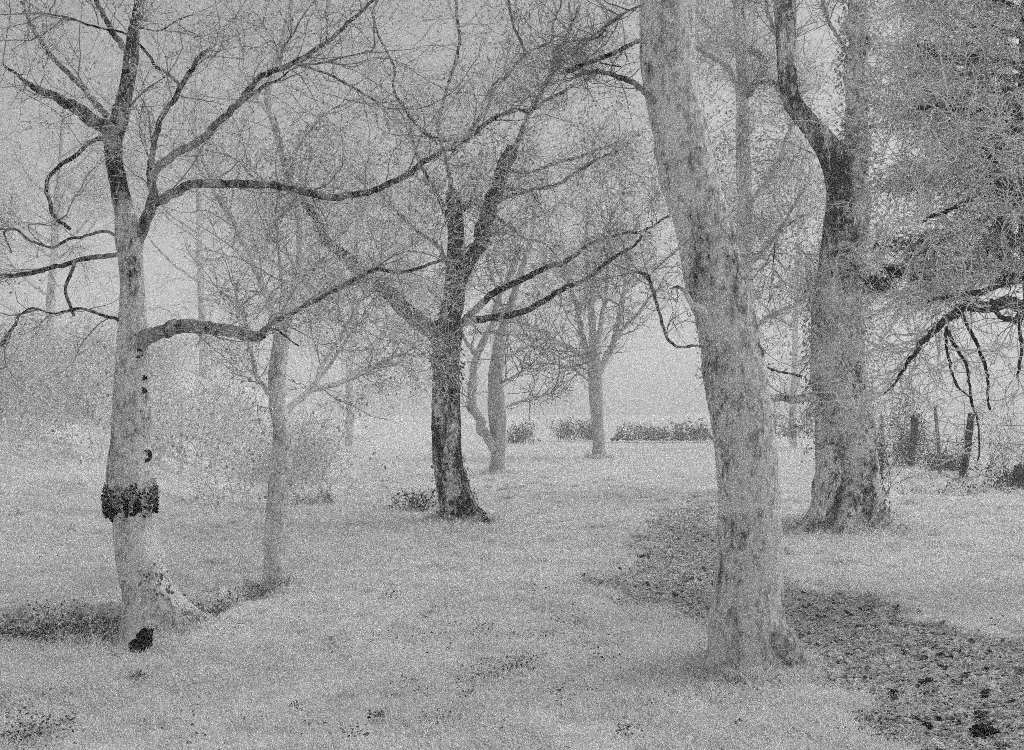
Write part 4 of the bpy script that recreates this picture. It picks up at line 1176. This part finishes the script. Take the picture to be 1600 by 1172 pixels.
for px, py, sp_, n in spots:
    n = int(n * 1.6)
    xx = px + rng.normal(0, sp_ * 0.55, n)
    yy = py + rng.normal(0, sp_ * 0.22, n)
    yy = np.maximum(yy, 700)
    Yd = CAM_H * F / (yy - HORIZON)
    X = (xx - 800) / F * Yd
    zz = ground_z(X, Yd)
    n = len(X)
    leaf_cards(lg, np.stack([X, Yd, zz + 0.03 + rng.uniform(0, 0.025, n)], -1), rng.uniform(0.008, 0.026, n), rng, 0.6, 0.0, 0.5, np.tile(np.array([0, -0.4, 1.0]), (n, 1)))
kind(lg.build('dead_leaves', M['dark_leaf']), 'stuff')

# ------------------------------------------------------------------ grass
def grass(n, y0, y1, h, wd, seed, name='grass'):
    rng = np.random.default_rng(seed)
    y = y0 * (y1 / y0) ** rng.uniform(0, 1, n)
    x = rng.uniform(-1, 1, n) * (0.56 * y + 1.2)
    m = np.clip(mud_mask(x, y) * 1.02 + ditch_mask(x, y) * 1.0, 0, 1)
    clump = fbm2(x * 2.5, y * 2.5, seed, 3) * 0.7 + fbm2(x * 0.8, y * 0.8, seed + 1, 3) * 0.7
    k = (rng.uniform(0, 1, n) > m) & (rng.uniform(0, 1, n) < 0.75 + clump)
    x, y, clump = x[k], y[k], clump[k]
    n = len(x)
    z = ground_z(x, y) - 0.006
    hh = h * rng.uniform(0.45, 1.3, n) * (1 + 0.9 * clump)
    ww = wd * rng.uniform(0.7, 1.4, n)
    th = rng.uniform(0, 2 * np.pi, n)
    side = np.stack([np.cos(th), np.sin(th), np.zeros(n)], -1)
    ln = np.stack([rng.normal(0, 0.55, n), rng.normal(0, 0.55, n), np.ones(n)], -1)
    b = np.stack([x, y, z], -1)
    m1 = b + ln * (hh * 0.5)[:, None]
    tp = b + (ln * np.array([1.9, 1.9, 0.9])) * hh[:, None]
    s = side * ww[:, None]
    v = np.stack([b - s, b + s, m1 + s * 0.8, m1 - s * 0.8, tp], 1)
    i = np.arange(n)[:, None] * 5
    gg = Geo()
    gg.add(v, i + np.array([0, 1, 2, 3]), i + np.array([3, 2, 4]))
    return kind(gg.build(name, M['grass'], smooth=False), 'stuff')
grass(150000, 3.6, 11, 0.062, 0.0032, 71)
grass(110000, 11, 60, 0.09, 0.006, 72)

def tufts(n, centres, seed):
    rng = np.random.default_rng(seed)
    b, hh, ww = [], [], []
    for (px, Yc, rx, ry, h, k) in centres:
        a = rng.uniform(0, 2 * np.pi, k)
        rr = np.sqrt(rng.uniform(0.35, 1.5, k))
        x = (px - 800) / F * Yc + rx * rr * np.cos(a)
        y = Yc + ry * rr * np.sin(a)
        b.append(np.stack([x, y, ground_z(x, y) - 0.01], -1))
        hh.append(h * rng.uniform(0.3, 1.2, k) * (0.75 + 0.6 * fbm2(x * 7, y * 7, seed, 3)))
        ww.append(np.full(k, 0.0030 * max(1, Yc / 7)))
    b, hh, ww = np.concatenate(b), np.concatenate(hh), np.concatenate(ww)
    n = len(b)
    th = rng.uniform(0, 2 * np.pi, n)
    s = np.stack([np.cos(th), np.sin(th), np.zeros(n)], -1) * ww[:, None]
    ln = np.stack([rng.normal(0, 0.35, n), rng.normal(0, 0.35, n), np.ones(n)], -1)
    m1 = b + ln * (hh * 0.5)[:, None]
    tp = b + ln * np.array([1.9, 1.9, 0.9]) * hh[:, None]
    gg = Geo()
    i = np.arange(n)[:, None] * 5
    gg.add(np.stack([b - s, b + s, m1 + s * 0.8, m1 - s * 0.8, tp], 1), i + np.array([0, 1, 2, 3]), i + np.array([3, 2, 4]))
    kind(gg.build('grass_tufts', M['grass'], smooth=False), 'stuff')
tufts(0, [(1180, 6.65, 0.34, 0.34, 0.15, 5200), (245, 7.85, 0.30, 0.26, 0.14, 2600), (428, 10.2, 0.16, 0.16, 0.12, 900), (725, 15.5, 0.42, 0.36, 0.17, 2200),
          (1330, 14.6, 0.85, 0.65, 0.20, 4200), (777, 27, 0.35, 0.35, 0.2, 700), (936, 36, 0.4, 0.4, 0.25, 700), (1505, 24.4, 0.2, 0.2, 0.25, 300), (1470, 25.6, 0.2, 0.2, 0.25, 300)], 91)

rt = np.random.default_rng(95)
cen = []
while len(cen) < 900:
    yq = 4.2 * (26 / 4.2) ** rt.uniform(0, 1)
    xq = rt.uniform(-0.55, 0.55) * yq
    if float(mud_mask(np.array([xq]), np.array([yq]))[0]) > 0.6:
        continue
    r_ = rt.uniform(0.05, 0.16)
    cen.append((xq / yq * F + 800, yq, r_, r_, rt.uniform(0.09, 0.2), int(rt.integers(40, 120))))
tufts(0, cen, 96)

# ------------------------------------------------------------------ the misty air
hz = Geo()
L_, Zb, Zt = LIM + 12, -3.2, 17.0
vb = [(-L_, -L_, Zb), (L_, -L_, Zb), (L_, L_, Zb), (-L_, L_, Zb), (-L_, -L_, Zt), (L_, -L_, Zt), (L_, L_, Zt), (-L_, L_, Zt)]
hz.add(vb, [(3, 2, 1, 0), (4, 5, 6, 7), (0, 1, 5, 4), (1, 2, 6, 5), (2, 3, 7, 6), (3, 0, 4, 7)])
hm, hn, ho = new_mat('haze')
pv_ = hn.nodes.new("ShaderNodeVolumePrincipled")
pv_.inputs["Color"].default_value = (0.97, 0.97, 0.97, 1)
pv_.inputs["Density"].default_value = 0.0062
hn.links.new(pv_.outputs[0], ho.inputs["Volume"])
haze = hz.build('haze', hm, smooth=False)
kind(haze, 'stuff')
